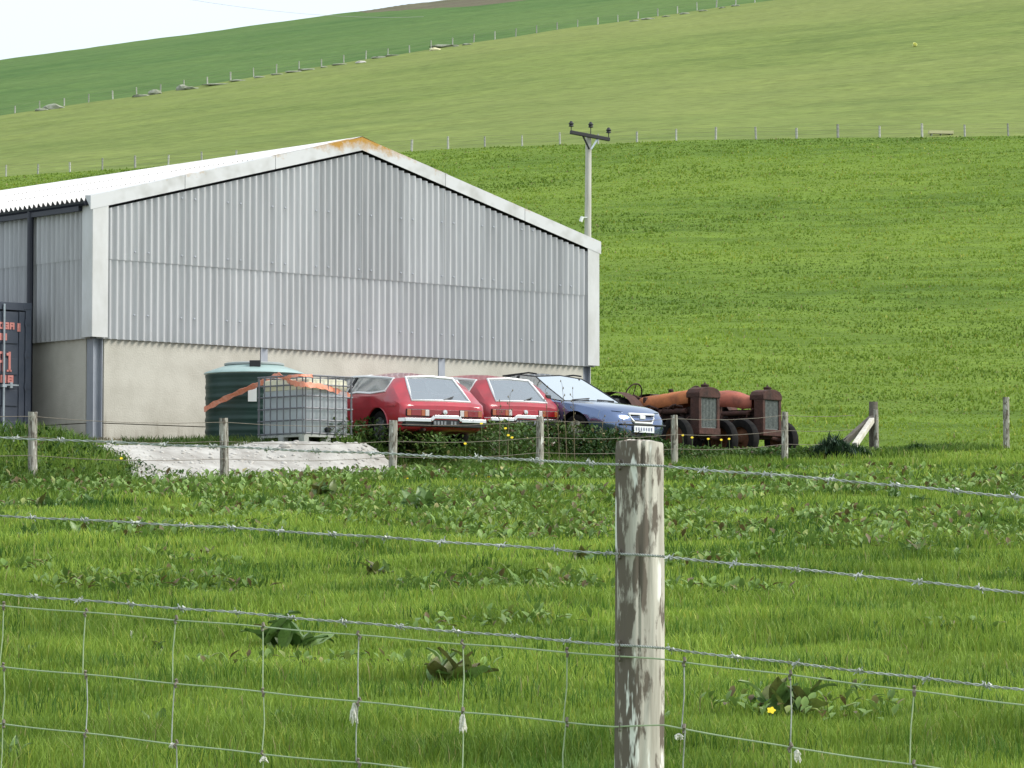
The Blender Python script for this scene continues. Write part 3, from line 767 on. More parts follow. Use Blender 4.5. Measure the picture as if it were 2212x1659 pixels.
bars([r for k, c in enumerate('808') for r in glyph(xr - .27 - .115*(k+1), 1.90, .10, .125, c)], d1)
bars([r for k, c in enumerate('1n0') for r in glyph(xr - .13 - .17*(k+1), 1.34, .14, .36, c)], d1)
bars([r for k, c in enumerate('880') for r in glyph(xr - .11 - .15*(k+1), 1.14, .12, .14, c)], d1)
# ================================================================== CARS
def wheel(parent, name, x, y, r, width, rim, side, spokes=8, hubr=.05):
    s = side; t = MB()
    prof = [(r*.62, -width*.42), (r*.80, -width*.5), (r*.96, -width*.46), (r, -width*.30), (r, width*.30), (r*.96, width*.46), (r*.80, width*.5), (r*.62, width*.42)]
    wo = bpy.data.objects.new(name, None); wo.empty_display_size = .1; link(wo, parent); wo.location = (x, y, r)
    t.lathe(prof, 28, 'y').build('tyre', 'rubber', wo, 40)
    m = MB().lathe([(r*.64, s*width*.44), (r*.60, s*width*.40), (r*.56, s*width*.12), (.0, s*width*.10)], 24, 'y')
    for k in range(spokes):
        a = 2*math.pi*k/spokes; c = Vector((math.cos(a), 0, math.sin(a)))
        m.beam(c * .03 + Vector((0, s*width*.30, 0)), c * (r*.60) + Vector((0, s*width*.36, 0)), .05, .03, (0, 1, 0))
    m.lathe([(hubr, s*width*.28), (hubr*.9, s*width*.40), (0, s*width*.42)], 12, 'y')
    m.build('rim', rim, wo, 40)
    return wo

def loft_car(root, stations, glass_fn, arches, paint, glassmat, trim='trim_bright', trim_r=.013, trim_sel=None):
    """stations: (x, [8 half-profile points (y,z)]); returns the body object; panes become separate objects"""
    NP = 14; vs = []; fs = []; kinds = []
    for x, pr in stations:
        dx = [p[2] if len(p) > 2 else 0 for p in pr]
        ring = [(x + dx[i], pr[i][0], pr[i][1]) for i in range(8)] + [(x + dx[i], -pr[i][0], pr[i][1]) for i in range(6, 0, -1)]
        vs += ring
    ns = len(stations)
    for i in range(ns - 1):
        for k in range(NP):
            k2 = (k + 1) % NP; seg = k if k < 7 else 13 - k
            fs.append((i*NP+k, (i+1)*NP+k, (i+1)*NP+k2, i*NP+k2)); kinds.append(glass_fn(i, seg))
    fs.append(tuple(range(NP))); kinds.append(None); fs.append(tuple((ns-1)*NP + k for k in range(NP))[::-1]); kinds.append(None)
    # glass panes grouped by kind and side
    panes = {}
    for f, kd in zip(fs, kinds):
        if kd is None: continue
        cy = sum(vs[j][1] for j in f) / len(f)
        key = kd if kd in ('hatch', 'screen') else kd + ('L' if cy > 0 else 'R')
        panes.setdefault(key, []).append(f)
    me = bpy.data.meshes.new('body'); me.from_pydata(vs, [], fs); me.update()
    me.materials.append(MATS[paint]); me.materials.append(MATS['car_glass']); me.materials.append(MATS['black_trim'])
    for p, kd in zip(me.polygons, kinds):
        p.material_index = 0 if kd is None else 1; p.use_smooth = True
    bm = bmesh.new(); bm.from_mesh(me); bmesh.ops.recalc_face_normals(bm, faces=bm.faces); bm.to_mesh(me); bm.free()
    tmp = bpy.data.objects.new('tmp_body', me); COL.objects.link(tmp)
    cutters = []
    for ax, az, ar in arches:
        for sy in (-1, 1):
            c = MB(); N = 28; y0, y1 = (.52, 1.1) if sy > 0 else (-1.1, -.52)
            ring = [(ax + ar*math.cos(2*math.pi*k/N), az + ar*math.sin(2*math.pi*k/N)) for k in range(N)]
            c.add([(x, y0, z) for x, z in ring] + [(x, y1, z) for x, z in ring], [tuple(range(N))[::-1], tuple(range(N, 2*N))] + [(k, (k+1) % N, N+(k+1) % N, N+k) for k in range(N)])
            co = c.build('tmp_cut', 'black_trim'); cutters.append(co)
            md = tmp.modifiers.new('b', 'BOOLEAN'); md.object = co; md.operation = 'DIFFERENCE'; md.solver = 'EXACT'
            try: md.material_mode = 'TRANSFER'
            except Exception: pass
    dg = bpy.context.evaluated_depsgraph_get(); me2 = bpy.data.meshes.new_from_object(tmp.evaluated_get(dg))
    gi = [i for i, mm in enumerate(me2.materials) if mm and mm.name.startswith('car_glass')]
    bm = bmesh.new(); bm.from_mesh(me2)
    bmesh.ops.delete(bm, geom=[f for f in bm.faces if f.material_index in gi], context='FACES')
    bm.to_mesh(me2); bm.free(); me2.name = 'body'
    for p in me2.polygons: p.use_smooth = True
    me2.set_sharp_from_angle(angle=math.radians(32))
    for o in cutters + [tmp]: bpy.data.objects.remove(o)
    body = bpy.data.objects.new('body', me2); link(body, root)
    for key, fl in panes.items():
        ids = sorted({j for f in fl for j in f}); mp_ = {j: i for i, j in enumerate(ids)}
        pm = bpy.data.meshes.new('window'); pm.from_pydata([vs[j] for j in ids], [], [tuple(mp_[j] for j in f) for f in fl]); pm.update()
        name = {'hatch': 'tailgate_window', 'screen': 'windscreen'}.get(key, 'side_window')
        pane = finish(name, pm, 'screen_glass' if (key == 'screen' or (key == 'hatch' and glassmat == 'car_glass' and False)) else glassmat, root, 60)
        if trim_sel is None or key in trim_sel:
            cnt = {}
            for f in fl:
                for a, b in zip(f, f[1:] + f[:1]): cnt[tuple(sorted((a, b)))] = cnt.get(tuple(sorted((a, b))), 0) + 1
            bd = [e for e, c in cnt.items() if c == 1]; adj = {}
            for a, b in bd: adj.setdefault(a, []).append(b); adj.setdefault(b, []).append(a)
            start = bd[0][0]; loop = [start]; prev = None; cur = start
            while True:
                nx = [q for q in adj[cur] if q != prev]
                if not nx: break
                prev, cur = cur, nx[0]
                if cur == start or len(loop) > 200: break
                loop.append(cur)
            cen = sum((Vector(vs[j]) for j in loop), Vector()) / len(loop)
            MB().tube([Vector(vs[j]) for j in loop], trim_r, 6, closed=True).build('trim', trim, pane, 60)
    return body

def seats(root, xs, z0, h, wid=.25):
    for x in xs:
        for y in (.34, -.34):
            MB().box(x - .07, x + .07, y - wid, y + wid, z0, z0 + h).build('seat', 'seat_cloth', root, 40, bevel=.05)
            MB().box(x - .05, x + .04, y - .13, y + .13, z0 + h + .03, z0 + h + .19).build('headrest', 'seat_cloth', root, 40, bevel=.04)

# ---- red sporting estate, seen from behind
EST = [
 (-2.17, [(0, .33), (.66, .33), (.74, .40), (.765, .52), (.75, .61), (.70, .65), (.56, .665), (0, .675)]),
 (-2.13, [(0, .29), (.72, .29), (.80, .40), (.825, .55), (.805, .66), (.765, .695), (.61, .715), (0, .73)]),
 (-2.08, [(0, .26), (.75, .26), (.82, .41), (.845, .58), (.825, .70), (.785, .73), (.575, .745), (0, .76)]),
 (-1.88, [(0, .24), (.77, .24), (.835, .41), (.86, .62), (.84, .77), (.765, .88), (.515, .965), (0, .98)]),
 (-1.68, [(0, .22), (.78, .22), (.84, .40), (.865, .64), (.845, .825), (.725, 1.04), (.46, 1.165), (0, 1.19)]),
 (-1.56, [(0, .21), (.78, .21), (.84, .40), (.865, .65), (.845, .845), (.785, .925), (.625, 1.145), (0, 1.225)]),
 (-1.08, [(0, .21), (.78, .21), (.84, .40), (.865, .65), (.845, .86), (.79, .91), (.64, 1.19), (0, 1.282)]),
 (-.62, [(0, .20), (.78, .20), (.845, .40), (.865, .65), (.845, .875), (.80, .945), (.645, 1.225), (0, 1.312)]),
 (-.22, [(0, .20), (.78, .20), (.845, .40), (.865, .65), (.845, .87), (.805, .925), (.645, 1.235), (0, 1.32)]),
 (.28, [(0, .20), (.78, .20), (.845, .40), (.865, .65), (.84, .86), (.805, .915), (.64, 1.22), (0, 1.30)]),
 (.60, [(0, .20), (.78, .20), (.845, .40), (.86, .65), (.84, .85), (.80, .905), (.70, 1.07), (0, 1.12)]),
 (1.00, [(0, .20), (.78, .20), (.84, .40), (.86, .64), (.83, .83), (.79, .888), (.735, .90), (0, .925)]),
 (1.50, [(0, .22), (.77, .22), (.83, .40), (.85, .62), (.82, .78), (.76, .825), (.62, .845), (0, .86)]),
 (1.92, [(0, .27), (.74, .27), (.81, .42), (.825, .58), (.80, .70), (.74, .735), (.6, .755), (0, .77)]),
 (2.16, [(0, .38), (.68, .38), (.74, .46), (.76, .54), (.74, .61), (.68, .64), (.55, .65), (0, .66)]),
]
def est_glass(i, seg):
    if i in (2, 3) and seg == 6: return 'hatch'
    if 5 <= i <= 10 and seg == 5: return 'side'
    if i in (9, 10) and seg == 6: return 'screen'
    return None
def make_estate(label, loc, rz, paint, mirror_plate=True, old=False):
    t = thing('estate_car', label, 'car', loc, rz, None)
    loft_car(t, EST, est_glass, [(-1.40, .30, .36), (1.24, .30, .35)], paint, 'car_glass', trim_sel=('hatch', 'sideL', 'sideR', 'screen'), trim_r=.026)
    for s in (1, -1):
        MB().beam((-.30, s*.803, .925), (-.36, s*.65, 1.23), .05, .03, (0, s, 0)).build('door_pillar', 'black_trim', t)
        MB().box(-2.205, -2.155, s*.30 if s > 0 else -.74, .74 if s > 0 else -.30, .480, .605).build('tail_lamp', 'black_trim', t, bevel=.008)
        lamp = t.children[-1]
        for a, b, mm in ((.66, .735, 'lamp_amber'), (.46, .655, 'lamp_red'), (.385, .455, 'lamp_amber'), (.305, .38, 'lamp_clear')):
            y0, y1 = (a, b) if s > 0 else (-b, -a)
            MB().box(-2.215, -2.195, y0, y1, .492, .594).build('lens', mm, lamp, bevel=.004)
        MB().box(-2.02, 1.9, s*.861 - .008, s*.861 + .008, .655, .672).build('side_moulding', paint, t)
        wheel(t, 'wheel', -1.40, s*.72, .30, .19, 'alloy', s); wheel(t, 'wheel', 1.24, s*.72, .30, .19, 'alloy', s)
        # flared lip round the rear arch
        MB().tube([(-1.40 + .365*math.cos(a), s*.850, .30 + .365*math.sin(a)) for a in np.linspace(.12, math.pi - .12, 15)], .017, 6).build('arch_lip', paint, t, 60)
    MB().box(-2.203, -2.172, -.295, .295, .49, .60).build('rear_panel', 'lamp_red' if not old else paint, t, bevel=.006)
    MB().lathe([(0, -2.235), (.040, -2.232), (.048, -2.205)], 14, 'x', (0, 0, .56)).build('emblem', 'chrome', t, 40)
    # split-level chrome bumper: raised over the number plate
    path = [(-2.12, .85, .42), (-2.235, .79, .42), (-2.26, .30, .42), (-2.265, .24, .475), (-2.265, -.24, .475), (-2.26, -.30, .42), (-2.235, -.79, .42), (-2.12, -.85, .42)]
    b = MB()
    for a, c in zip(path[:-1], path[1:]): b.beam(a, c, .035, .062)
    b.build('bumper', 'chrome', t, bevel=.006)
    b = MB().box(-2.235, -2.10, -.78, .78, .31, .395); b.build('bumper_backing', 'black_trim', t, bevel=.01)
    pl = MB().box(-2.262, -2.25, -.26, .26, .32, .43).build('number_plate', 'plate_black', t)
    for k in range(7):
        if k != 4: MB().box(-2.2645, -2.2622, .20 - k*.066, .238 - k*.066, .345, .405).build('character', 'alloy', pl)
    MB().box(-2.10, -2.07, -.012, .012, .745, .76).tube([(-2.09, -.05, .775), (-2.03, -.28, .84)], .011, 5).build('rear_wiper', 'black_trim', t)
    MB().tube([(-2.0, .4, .27), (-2.22, .4, .26)], .025, 8).build('exhaust_pipe', 'rust_dark', t)
    seats(t, (.0, -.75), .45, .52)
    MB().lathe([(.17, -.012), (.19, 0), (.17, .012)], 20, 'x', (.55, -.34, .86)).build('steering_wheel', 'black_trim', t)
    return t
def heading(fx, fy): return math.atan2(fy, fx)
def place_pt(px, Y): 
    d = ray(px, 950); x = d.x / d.y * Y; return x, Y
HD = heading(-.585, .81)
def car_at(px_rear, Yrear, ang, off):
    x, y = place_pt(px_rear, Yrear); f = Vector((math.cos(ang), math.sin(ang), 0))
    c = Vector((x, y, 0)) + f * off; c.z = max(Hs(c.x, c.y), Hs(x, y)) + .012
    return c
HD1 = heading(-.53, .848)
c1 = car_at(964, 58.6, HD1, 2.26)
c1.z = P(900, 806, c1.y - .3).z - 1.32
red1 = make_estate('red estate car with glass tailgate parked beside the caged white tank', c1, HD1, 'red_paint')
c2 = car_at(1139, 62.3, HD + .02, 2.26)
c2.z = P(1060, 811, c2.y - .2).z - 1.32
red2 = make_estate('faded red estate car parked between the brighter red one and the blue saloon', c2, HD + .02, 'red_faded', old=True)

# ---- blue saloon, nose towards the fence
SAL = [
 (-2.20, [(0, .42), (.60, .42), (.68, .52), (.70, .70), (.69, .84), (.64, .93), (.5, .96), (0, .97)]),
 (-2.08, [(0, .30), (.74, .30), (.80, .50), (.82, .70), (.80, .88), (.74, .98), (.58, 1.01), (0, 1.025)]),
 (-1.72, [(0, .24), (.78, .24), (.835, .48), (.85, .70), (.83, .90), (.77, .99), (.63, 1.03), (0, 1.05)]),
 (-1.05, [(0, .21), (.79, .21), (.845, .45), (.86, .70), (.84, .90), (.79, .96), (.60, 1.33), (0, 1.37)]),
 (-.35, [(0, .20), (.79, .20), (.85, .45), (.86, .70), (.84, .89), (.79, .95), (.61, 1.40), (0, 1.445)]),
 (.10, [(0, .20), (.79, .20), (.85, .45), (.86, .70), (.84, .88), (.79, .94), (.605, 1.345), (0, 1.39)]),
 (.50, [(0, .20), (.79, .20), (.85, .45), (.86, .70), (.84, .875), (.79, .935), (.68, 1.12), (0, 1.16)]),
 (.98, [(0, .20), (.79, .20), (.85, .45), (.86, .68), (.83, .83), (.785, .85), (.735, .86), (0, .885)]),
 (1.35, [(0, .21), (.78, .21), (.84, .45), (.855, .65), (.82, .78), (.76, .805), (.62, .825), (0, .845)]),
 (1.75, [(0, .22), (.76, .22), (.82, .40), (.83, .58), (.79, .70), (.72, .735), (.55, .765), (0, .785)]),
 (2.02, [(0, .22), (.68, .22), (.74, .36), (.75, .50), (.70, .60), (.63, .655), (.48, .70), (0, .72)]),
 (2.16, [(0, .23), (.56, .23), (.62, .33), (.62, .44), (.58, .51), (.52, .56), (.40, .595), (0, .62)]),
 (2.22, [(0, .26), (.42, .26), (.46, .31), (.47, .40), (.44, .46), (.38, .50), (.30, .53), (0, .55)]),
]
def sal_glass(i, seg):
    if i in (2,) and seg == 6: return 'hatch'
    if 3 <= i <= 6 and seg == 5: return 'side'
    if i in (5, 6) and seg == 6: return 'screen'
    return None
ang = heading(.70, -.714)
fx, fy = place_pt(1386, 62.6)
fdir = Vector((math.cos(ang), math.sin(ang), 0)); cb = Vector((fx, fy, 0)) - fdir * 2.2
cb.z = P(1150, 806, cb.y + .3).z - 1.455
blue = thing('saloon_car', 'blue saloon car parked nose out beside the rusty tractors', 'car', cb, ang)
loft_car(blue, SAL, sal_glass, [(-1.28, .30, .355), (1.33, .30, .365)], 'blue_paint', 'car_glass', trim='black_trim', trim_r=.012, trim_sel=('sideL', 'sideR', 'screen', 'hatch'))
for s in (1, -1):
    wheel(blue, 'wheel', -1.28, s*.73, .30, .19, 'alloy', s); wheel(blue, 'wheel', 1.33, s*.73, .30, .19, 'hub_cream', s, 6, .06)
    # headlamp wrapped round the corner
    hl = [(2.075, s*.38, .53), (2.10, s*.38, .63), (2.02, s*.56, .64), (1.86, s*.71, .645), (1.86, s*.76, .53), (2.05, s*.62, .505)]
    cc = Vector((1.7, 0, .55)); m = MB(); outp = [Vector(p) + (Vector(p) - cc).normalized() * .05 for p in hl]
    m.add([Vector(p) for p in hl] + outp, [(6, 7, 8, 9, 10, 11)] + [(k, (k+1) % 6, 6 + (k+1) % 6, 6 + k) for k in range(6)])
    m.build('headlamp', 'headlamp_glass', blue, bevel=.008)
    lamp = blue.children[-1]
    for (lx, ly, lr) in ((2.06, .46, .050), (1.985, .585, .045)):
        MB().lathe([(0, .062), (lr*.7, .055), (lr, .03)], 14, 'x', (lx, s*ly, .575)).build('reflector', 'lamp_clear', lamp, 50)
    # door mirror
    MB().box(.66, .74, s*.84 if s > 0 else -.95, .95 if s > 0 else -.84, .88, .97).build('door_mirror', 'black_trim', blue, 40, bevel=.02)
    MB().beam((-.28, s*.80, .945), (-.34, s*.615, 1.375), .06, .03, (0, s, 0)).build('door_pillar', 'black_trim', blue)
    MB().box(-.30, .72, s*.862 - .006, s*.862 + .006, .70, .712).build('door_crease', 'black_trim', blue)
gf = MB()   # bright grille surround and dark grille with a badge
ring = [(2.175, .31, .53), (2.165, .33, .595), (2.165, -.33, .595), (2.175, -.31, .53), (2.215, -.22, .435), (2.215, .22, .435)]
gf.tube([(x + .028, y, z) for x, y, z in ring], .022, 6, closed=True).build('grille_surround', 'trim_bright', blue, 60)
MB().add([(x + .022, y, z) for x, y, z in ring], [(0, 1, 2, 3, 4, 5)]).build('grille', 'black_trim', blue)
MB().box(2.20, 2.235, -.07, .07, .505, .575).build('badge', 'trim_bright', blue, bevel=.012)
for z in (.475, .53, .57): MB().box(2.205, 2.222, -.28, -.08, z, z + .010).box(2.205, 2.222, .08, .28, z, z + .010).build('grille_bar', 'black_trim', blue)
MB().box(2.17, 2.262, -.58, .58, .385, .415).build('bumper_strip', 'black_trim', blue, bevel=.008)
pl = MB().box(2.255, 2.268, -.26, .26, .265, .38).build('number_plate', 'plate_white', blue)
for k, ch in enumerate('8U21L88'):
    s = .034; y0 = -.225 + k * .066
    MB().box(2.2685, 2.2705, y0, y0 + s*.35, .29, .355).box(2.2685, 2.2705, y0 + s*.65, y0 + s, .29, .355).box(2.2685, 2.2705, y0 + s*.3, y0 + s*.7, .315, .328).build('character', 'plate_ink', pl)
MB().box(2.10, 2.235, -.45, .45, .18, .255).build('lower_intake', 'black_trim', blue, bevel=.01)
MB().tube([(.99, -.55, .885), (.93, -.05, .93)], .012, 5).tube([(.99, .1, .905), (.93, .6, .90)], .012, 5).build('wiper', 'black_trim', blue)
MB().tube([(-.80, -.57, 1.395), (-.1, -.585, 1.425), (.10, -.585, 1.395)], .016, 6).build('roof_rail', 'black_trim', blue)
MB().tube([(-.80, .57, 1.395), (-.1, .585, 1.425), (.10, .585, 1.395)], .016, 6).build('roof_rail', 'black_trim', blue)
seats(blue, (.0, -.85), .45, .55)

# ================================================================== TRACTORS
def make_tractor(label, loc, rz, hood, crumpled):
    t = thing('tractor', label, 'tractor', loc, rz, None); t.scale = (1.07,) * 3
    # engine, gearbox and axles; local x forward, radiator at the front end
    b = MB().box(.10, .95, -.17, .17, .42, .80).box(.25, .85, -.13, .13, .80, .93).box(-.75, .12, -.21, .21, .45, .82)
    b.lathe([(.0, -.75), (.22, -.75), (.26, -.60), (.26, -.35), (.20, -.2)], 14, 'x', (0, 0, .60)); b.build('engine_block', 'rust_dark', t, bevel=.02)
    m = MB()
    for k in range(4): m.tube([(.3 + k*.15, -.15, .84), (.3 + k*.15, -.25, .86)], .035, 7)
    m.tube([(.22, -.25, .86), (.82, -.25, .86)], .045, 8); m.tube([(.24, -.25, .86), (.22, -.29, .74), (.0, -.30, .60)], .03, 7); m.build('exhaust_manifold', 'rust', t, 50)
    m = MB().tube([(.55, .17, .62), (.55, .30, .66), (.40, .31, .85)], .05, 8).lathe([(.0, .60), (.09, .60), (.09, .86), (.03, .92), (0, .92)], 12, 'z', (.42, .27, 0)); m.build('air_cleaner', 'rust_dark', t, 50)
    # radiator: cast top tank, side frames, core, bottom tank
    m = MB(); pr = [(-.295, 1.09), (-.295, 1.175), (-.235, 1.245), (-.115, 1.278), (0, 1.285), (.115, 1.278), (.235, 1.245), (.295, 1.175), (.295, 1.09)]
    n = len(pr); m.add([(.86, y, z) for y, z in pr] + [(1.17, y, z) for y, z in pr], [tuple(range(n)), tuple(range(n, 2*n))[::-1]] + [(k, k+1, n+k+1, n+k) for k in range(n-1)] + [(n-1, 0, n, 2*n-1)])
    m.build('radiator_top', 'rust', t, bevel=.016)
    MB().box(.955, 1.155, -.29, -.215, .55, 1.095).box(.955, 1.155, .215, .29, .55, 1.095).box(.945, 1.165, -.295, .295, .44, .555).build('radiator_frame', 'rust', t, bevel=.012)
    core = MB().box(1.0, 1.128, -.216, .216, .556, 1.09).build('radiator_core', 'radiator_core', t)
    for k in range(11): MB().box(1.128, 1.138, -.205 + k*.0400, -.195 + k*.0400, .58, 1.09).build('fin', 'radiator_core', core)
    MB().lathe([(.06, 1.28), (.075, 1.30), (.075, 1.325), (.03, 1.335), (.012, 1.36), (0, 1.385)], 12, 'z', (1.05, 0, 0)).build('radiator_cap', 'rust_dark', t, 40)
    # fuel tank / hood, a rounded shell from radiator to dash
    N = 9; L = 12; vs = []; fs = []
    for i in range(L + 1):
        x = .86 - 1.18 * i / L; drop = .11 * (i / L); sag = 0
        if crumpled: sag = .09 * (1 - float(smooth(.02, .45, i / L))) - .11 * float(smooth(.1, .7, i / L))
        for k in range(N):
            a = math.pi * (k / (N - 1)); cy = -.245 * math.cos(a); cz = 1.06 + .205 * math.sin(a) ** .75
            if k in (0, N-1): cz = 1.055 - .06
            skew = sag * (.6 + .8 * (k / (N-1))) + random.uniform(-.006, .006)
            vs.append((x, cy * (1 + .05*sag), cz - drop - skew))
    for i in range(L):
        for k in range(N - 1): fs.append((i*N+k, (i+1)*N+k, (i+1)*N+k+1, i*N+k+1))
    me = bpy.data.meshes.new('hood'); me.from_pydata(vs, [], fs); me.update(); hd = finish('hood', me, hood, t, 45)
    sm = hd.modifiers.new('s', 'SOLIDIFY'); sm.thickness = .008
    MB().lathe([(.045, 1.24), (.05, 1.29), (.02, 1.30), (0, 1.30)], 10, 'z', (.25, .02, -.02)).build('filler_cap', 'rust_dark', t)
    # dash, steering column and wheel, seat
    MB().box(-.20, -.12, -.23, .23, .80, 1.14).build('dash_plate', 'rust', t, bevel=.02)
    MB().tube([(-.15, 0, 1.02), (-.62, 0, 1.20)], .022, 8).build('steering_column', 'rust', t)
    sw = MB(); R = Matrix.Rotation(math.radians(-68), 4, 'Y'); ctr = Vector((-.62, 0, 1.20))
    sw.tube([ctr + (R @ Vector((.22*math.cos(a), .22*math.sin(a), 0))) for a in np.linspace(0, 2*math.pi, 20, endpoint=False)], .014, 6, closed=True)
    for a in (0, 2.09, 4.19): sw.tube([ctr, ctr + (R @ Vector((.22*math.cos(a), .22*math.sin(a), 0)))], .009, 5)
    sw.build('steering_wheel', 'rust_dark', t)
    MB().add([(-1.25, y, .98 + .12*abs(y/.22)**2) for y in (-.22, -.11, 0, .11, .22)] + [(-.95, y, .94 + .06*abs(y/.22)**2) for y in (-.22, -.11, 0, .11, .22)] + [(-1.32, y, 1.14 + .05*abs(y/.22)) for y in (-.2, -.1, 0, .1, .2)],
        [(k, k+1, 6+k, 5+k) for k in range(4)] + [(10+k, 11+k, k+1, k) for k in range(4)]).build('seat', 'rust', t, 50)
    MB().tube([(-.55, 0, .70), (-1.1, 0, .93)], .03, 6).build('seat_spring', 'rust_dark', t)
    MB().tube([(-.30, .18, .8), (-.38, .20, 1.18)], .012, 5).lathe([(0, 1.17), (.02, 1.18), (0, 1.21)], 6, 'z', (-.38, .20, 0)).build('gear_lever', 'rust_dark', t)
    # fenders
    for s in (1, -1):
        m = MB(); A = np.linspace(.35, 2.2, 9); vs = [(-.60 + .66*math.cos(a), s*y, .58 + .66*math.sin(a)) for a in A for y in (.36, .66)]
        m.add(vs, [(2*k, 2*k+1, 2*k+3, 2*k+2) for k in range(8)]).build('fender', 'rust', t, 50)
        m = MB().tube([(-.60, s*.2, .58), (-.60, s*.62, .58)], .07, 10); m.build('rear_axle', 'rust_dark', t)
        wo = bpy.data.objects.new('rear_wheel', None); link(wo, t); wo.location = (-.60, s*.52, .58)
        MB().lathe([(.36, -.11), (.46, -.13), (.56, -.11), (.58, -.06), (.58, .06), (.56, .11), (.46, .13), (.36, .11)], 30, 'y').build('tyre', 'rubber', wo, 40)
        lug = MB()
        for k in range(18):
            a = 2*math.pi*k/18
            for q in (-1, 1):
                c = Vector((math.cos(a), 0, math.sin(a))); c2_ = Vector((math.cos(a + .12), 0, math.sin(a + .12)))
                lug.beam(c*.585 + Vector((0, q*.02, 0)), c2_*.58 + Vector((0, q*.11, 0)), .03, .035, c)
        tag(lug.build('tread', 'rubber', wo), kind='stuff')
        rm = MB().lathe([(.37, -.10), (.34, -.07), (.34, .07), (.37, .10)], 26, 'y').lathe([(.35, 0), (.16, s*.05), (.12, s*.09), (0, s*.09)], 26, 'y'); rm.build('rim', 'rim_rust', wo, 40)
        # front wheels on the beam axle
        wf = bpy.data.objects.new('front_wheel', None); link(wf, t); wf.location = (.92, s*.62, .37); wf.rotation_euler = (0, 0, -.12)
        MB().lathe([(.22, -.06), (.29, -.085), (.355, -.075), (.375, -.03), (.375, .03), (.355, .075), (.29, .085), (.22, .06)], 26, 'y').build('tyre', 'rubber', wf, 40)
        rm = MB().lathe([(.235, -.05), (.21, -.03), (.21, .03), (.235, .05)], 22, 'y').lathe([(.215, 0), (.09, s*.03), (.06, s*.08), (0, s*.09)], 22, 'y')
        rm.build('rim', 'rim_rust', wf, 40)
    MB().tube([(.92, -.60, .38), (.92, -.2, .44), (.92, .2, .44), (.92, .60, .38)], .04, 8).tube([(.92, -.55, .40), (.05, -.16, .45)], .022, 6).tube([(.92, .55, .40), (.05, .16, .45)], .022, 6).build('front_axle', 'rust', t)
    MB().box(.90, 1.0, -.13, .13, .40, .47).build('axle_bracket', 'rust_dark', t)
    # loose pipes, rods and a belt that clutter the bare engine
    m = MB(); rs = np.random.default_rng(int(abs(loc[0]) * 100))
    for k in range(9):
        a = Vector((rs.uniform(-.1, .9), rs.uniform(-.27, -.12), rs.uniform(.5, 1.0))); b_ = a + Vector((rs.uniform(-.35, .35), rs.uniform(-.12, .02), rs.uniform(-.3, .25)))
        m.tube([a, a.lerp(b_, .5) + Vector((0, -.05, .05)), b_], rs.uniform(.010, .024), 6)
    m.build('engine_pipes', 'rust', t, 50)
    MB().lathe([(.10, -.04), (.125, 0), (.10, .04), (0, .04)], 14, 'y', (.62, -.20, .72)).lathe([(.06, -.05), (.07, 0), (.06, .05), (0, .05)], 12, 'y', (.35, -.22, .66)).build('magneto', 'rust_dark', t, 40)
    MB().box(-.05, .9, -.26, -.245, .50, .58).box(-.05, .9, .245, .26, .50, .58).build('side_rail', 'rust', t)
    return t
tang = heading(.735, -.678)
def tractor_at(px, py_top, Y, ang):
    p = P(px, py_top, Y); f = Vector((math.cos(ang), math.sin(ang), 0)); c = p - f * 1.05
    return Vector((c.x, c.y, p.z - 1.385 * 1.07))
t1 = tractor_at(1516, 824, 65.6, tang); t2 = tractor_at(1651, 830, 67.2, tang + .06)
make_tractor('rusty tractor with a smooth orange hood beside the blue saloon', t1, tang, 'rust_orange', False)
make_tractor('rusty tractor with a dented red hood on the side away from the cars', t2, tang + .06, 'rust_red', True)
for nm, c in (('red1', c1), ('red2', c2), ('blue', cb), ('t1', t1), ('t2', t2)):
    print('GROUND', nm, round(c.x, 2), round(c.y, 2), 'z', round(c.z, 3), 'terrain', round(Hs(c.x, c.y), 3))
# ================================================================== TANK, CAGED TANK, STRAP
def on_ground(px, Y):
    x, y = place_pt(px, Y); return Vector((x, y, Hs(x, y)))
TY = 60.6
tp = on_ground(548.5, TY); tz = P(548, 961, TY - .9).z; tp.z = tz
TR = .965 * 108.5 / (7500 / TY) / .965
TH = P(548, 809, TY).z - tz; TT = P(548, 786, TY).z - tz
tank = thing('water_tank', 'round dark green plastic tank with sky glare coloured into its domed top against the barn wall', 'tank', tp)
prof = []; nz = 46
for i in range(nz + 1):
    z = TH * i / nz; rib = .009 * (1 if (i % 7) in (2, 3) else 0) - .006 * (1 if (i % 7) == 5 else 0); prof.append((TR - .03 + rib, z))
MB().lathe([(0, 0)] + prof, 56).build('tank_body', 'tank_green', tank, 30)
MB().lathe([(TR - .025, TH - .02), (TR + .005, TH), (TR - .01, TH + .025), (TR*.80, TH + (TT-TH)*.45), (TR*.56, TH + (TT-TH)*.82), (TR*.40, TH + (TT-TH)*.9), (0, TH + (TT-TH)*.9)], 56).build('tank_top', mat('tank_top', (.36, .47, .45), .3, var=(.29, .40, .38), scale=3), tank, 40)  # sky reflection on the green dome is put into this pale colour
MB().lathe([(TR*.58, TH + (TT-TH)*.80), (TR*.60, TH + (TT-TH)*.86), (TR*.60, TT), (TR*.55, TT + .015), (0, TT + .02)], 40).build('lid', mat('tank_lid_pale', (.33, .36, .35), .5), tank, 40)
fd_ = Vector((0.05, -1, 0)).normalized(); cpt = fd_ * (TR * .70)
MB().box(-.095, .095, -.05, .05, -.05, .06).build('lid_catch', 'plastic_black', tank, bevel=.01).location = (cpt.x + .03, cpt.y, TH + (TT - TH) * .80)
la = math.atan2(-1, .03)
lo = MB().box(-.075, .075, -.004, .004, -.13, .13).build('label_sheet', 'label_white', tank)
lx = (553 - 548.5) / (7500 / TY)
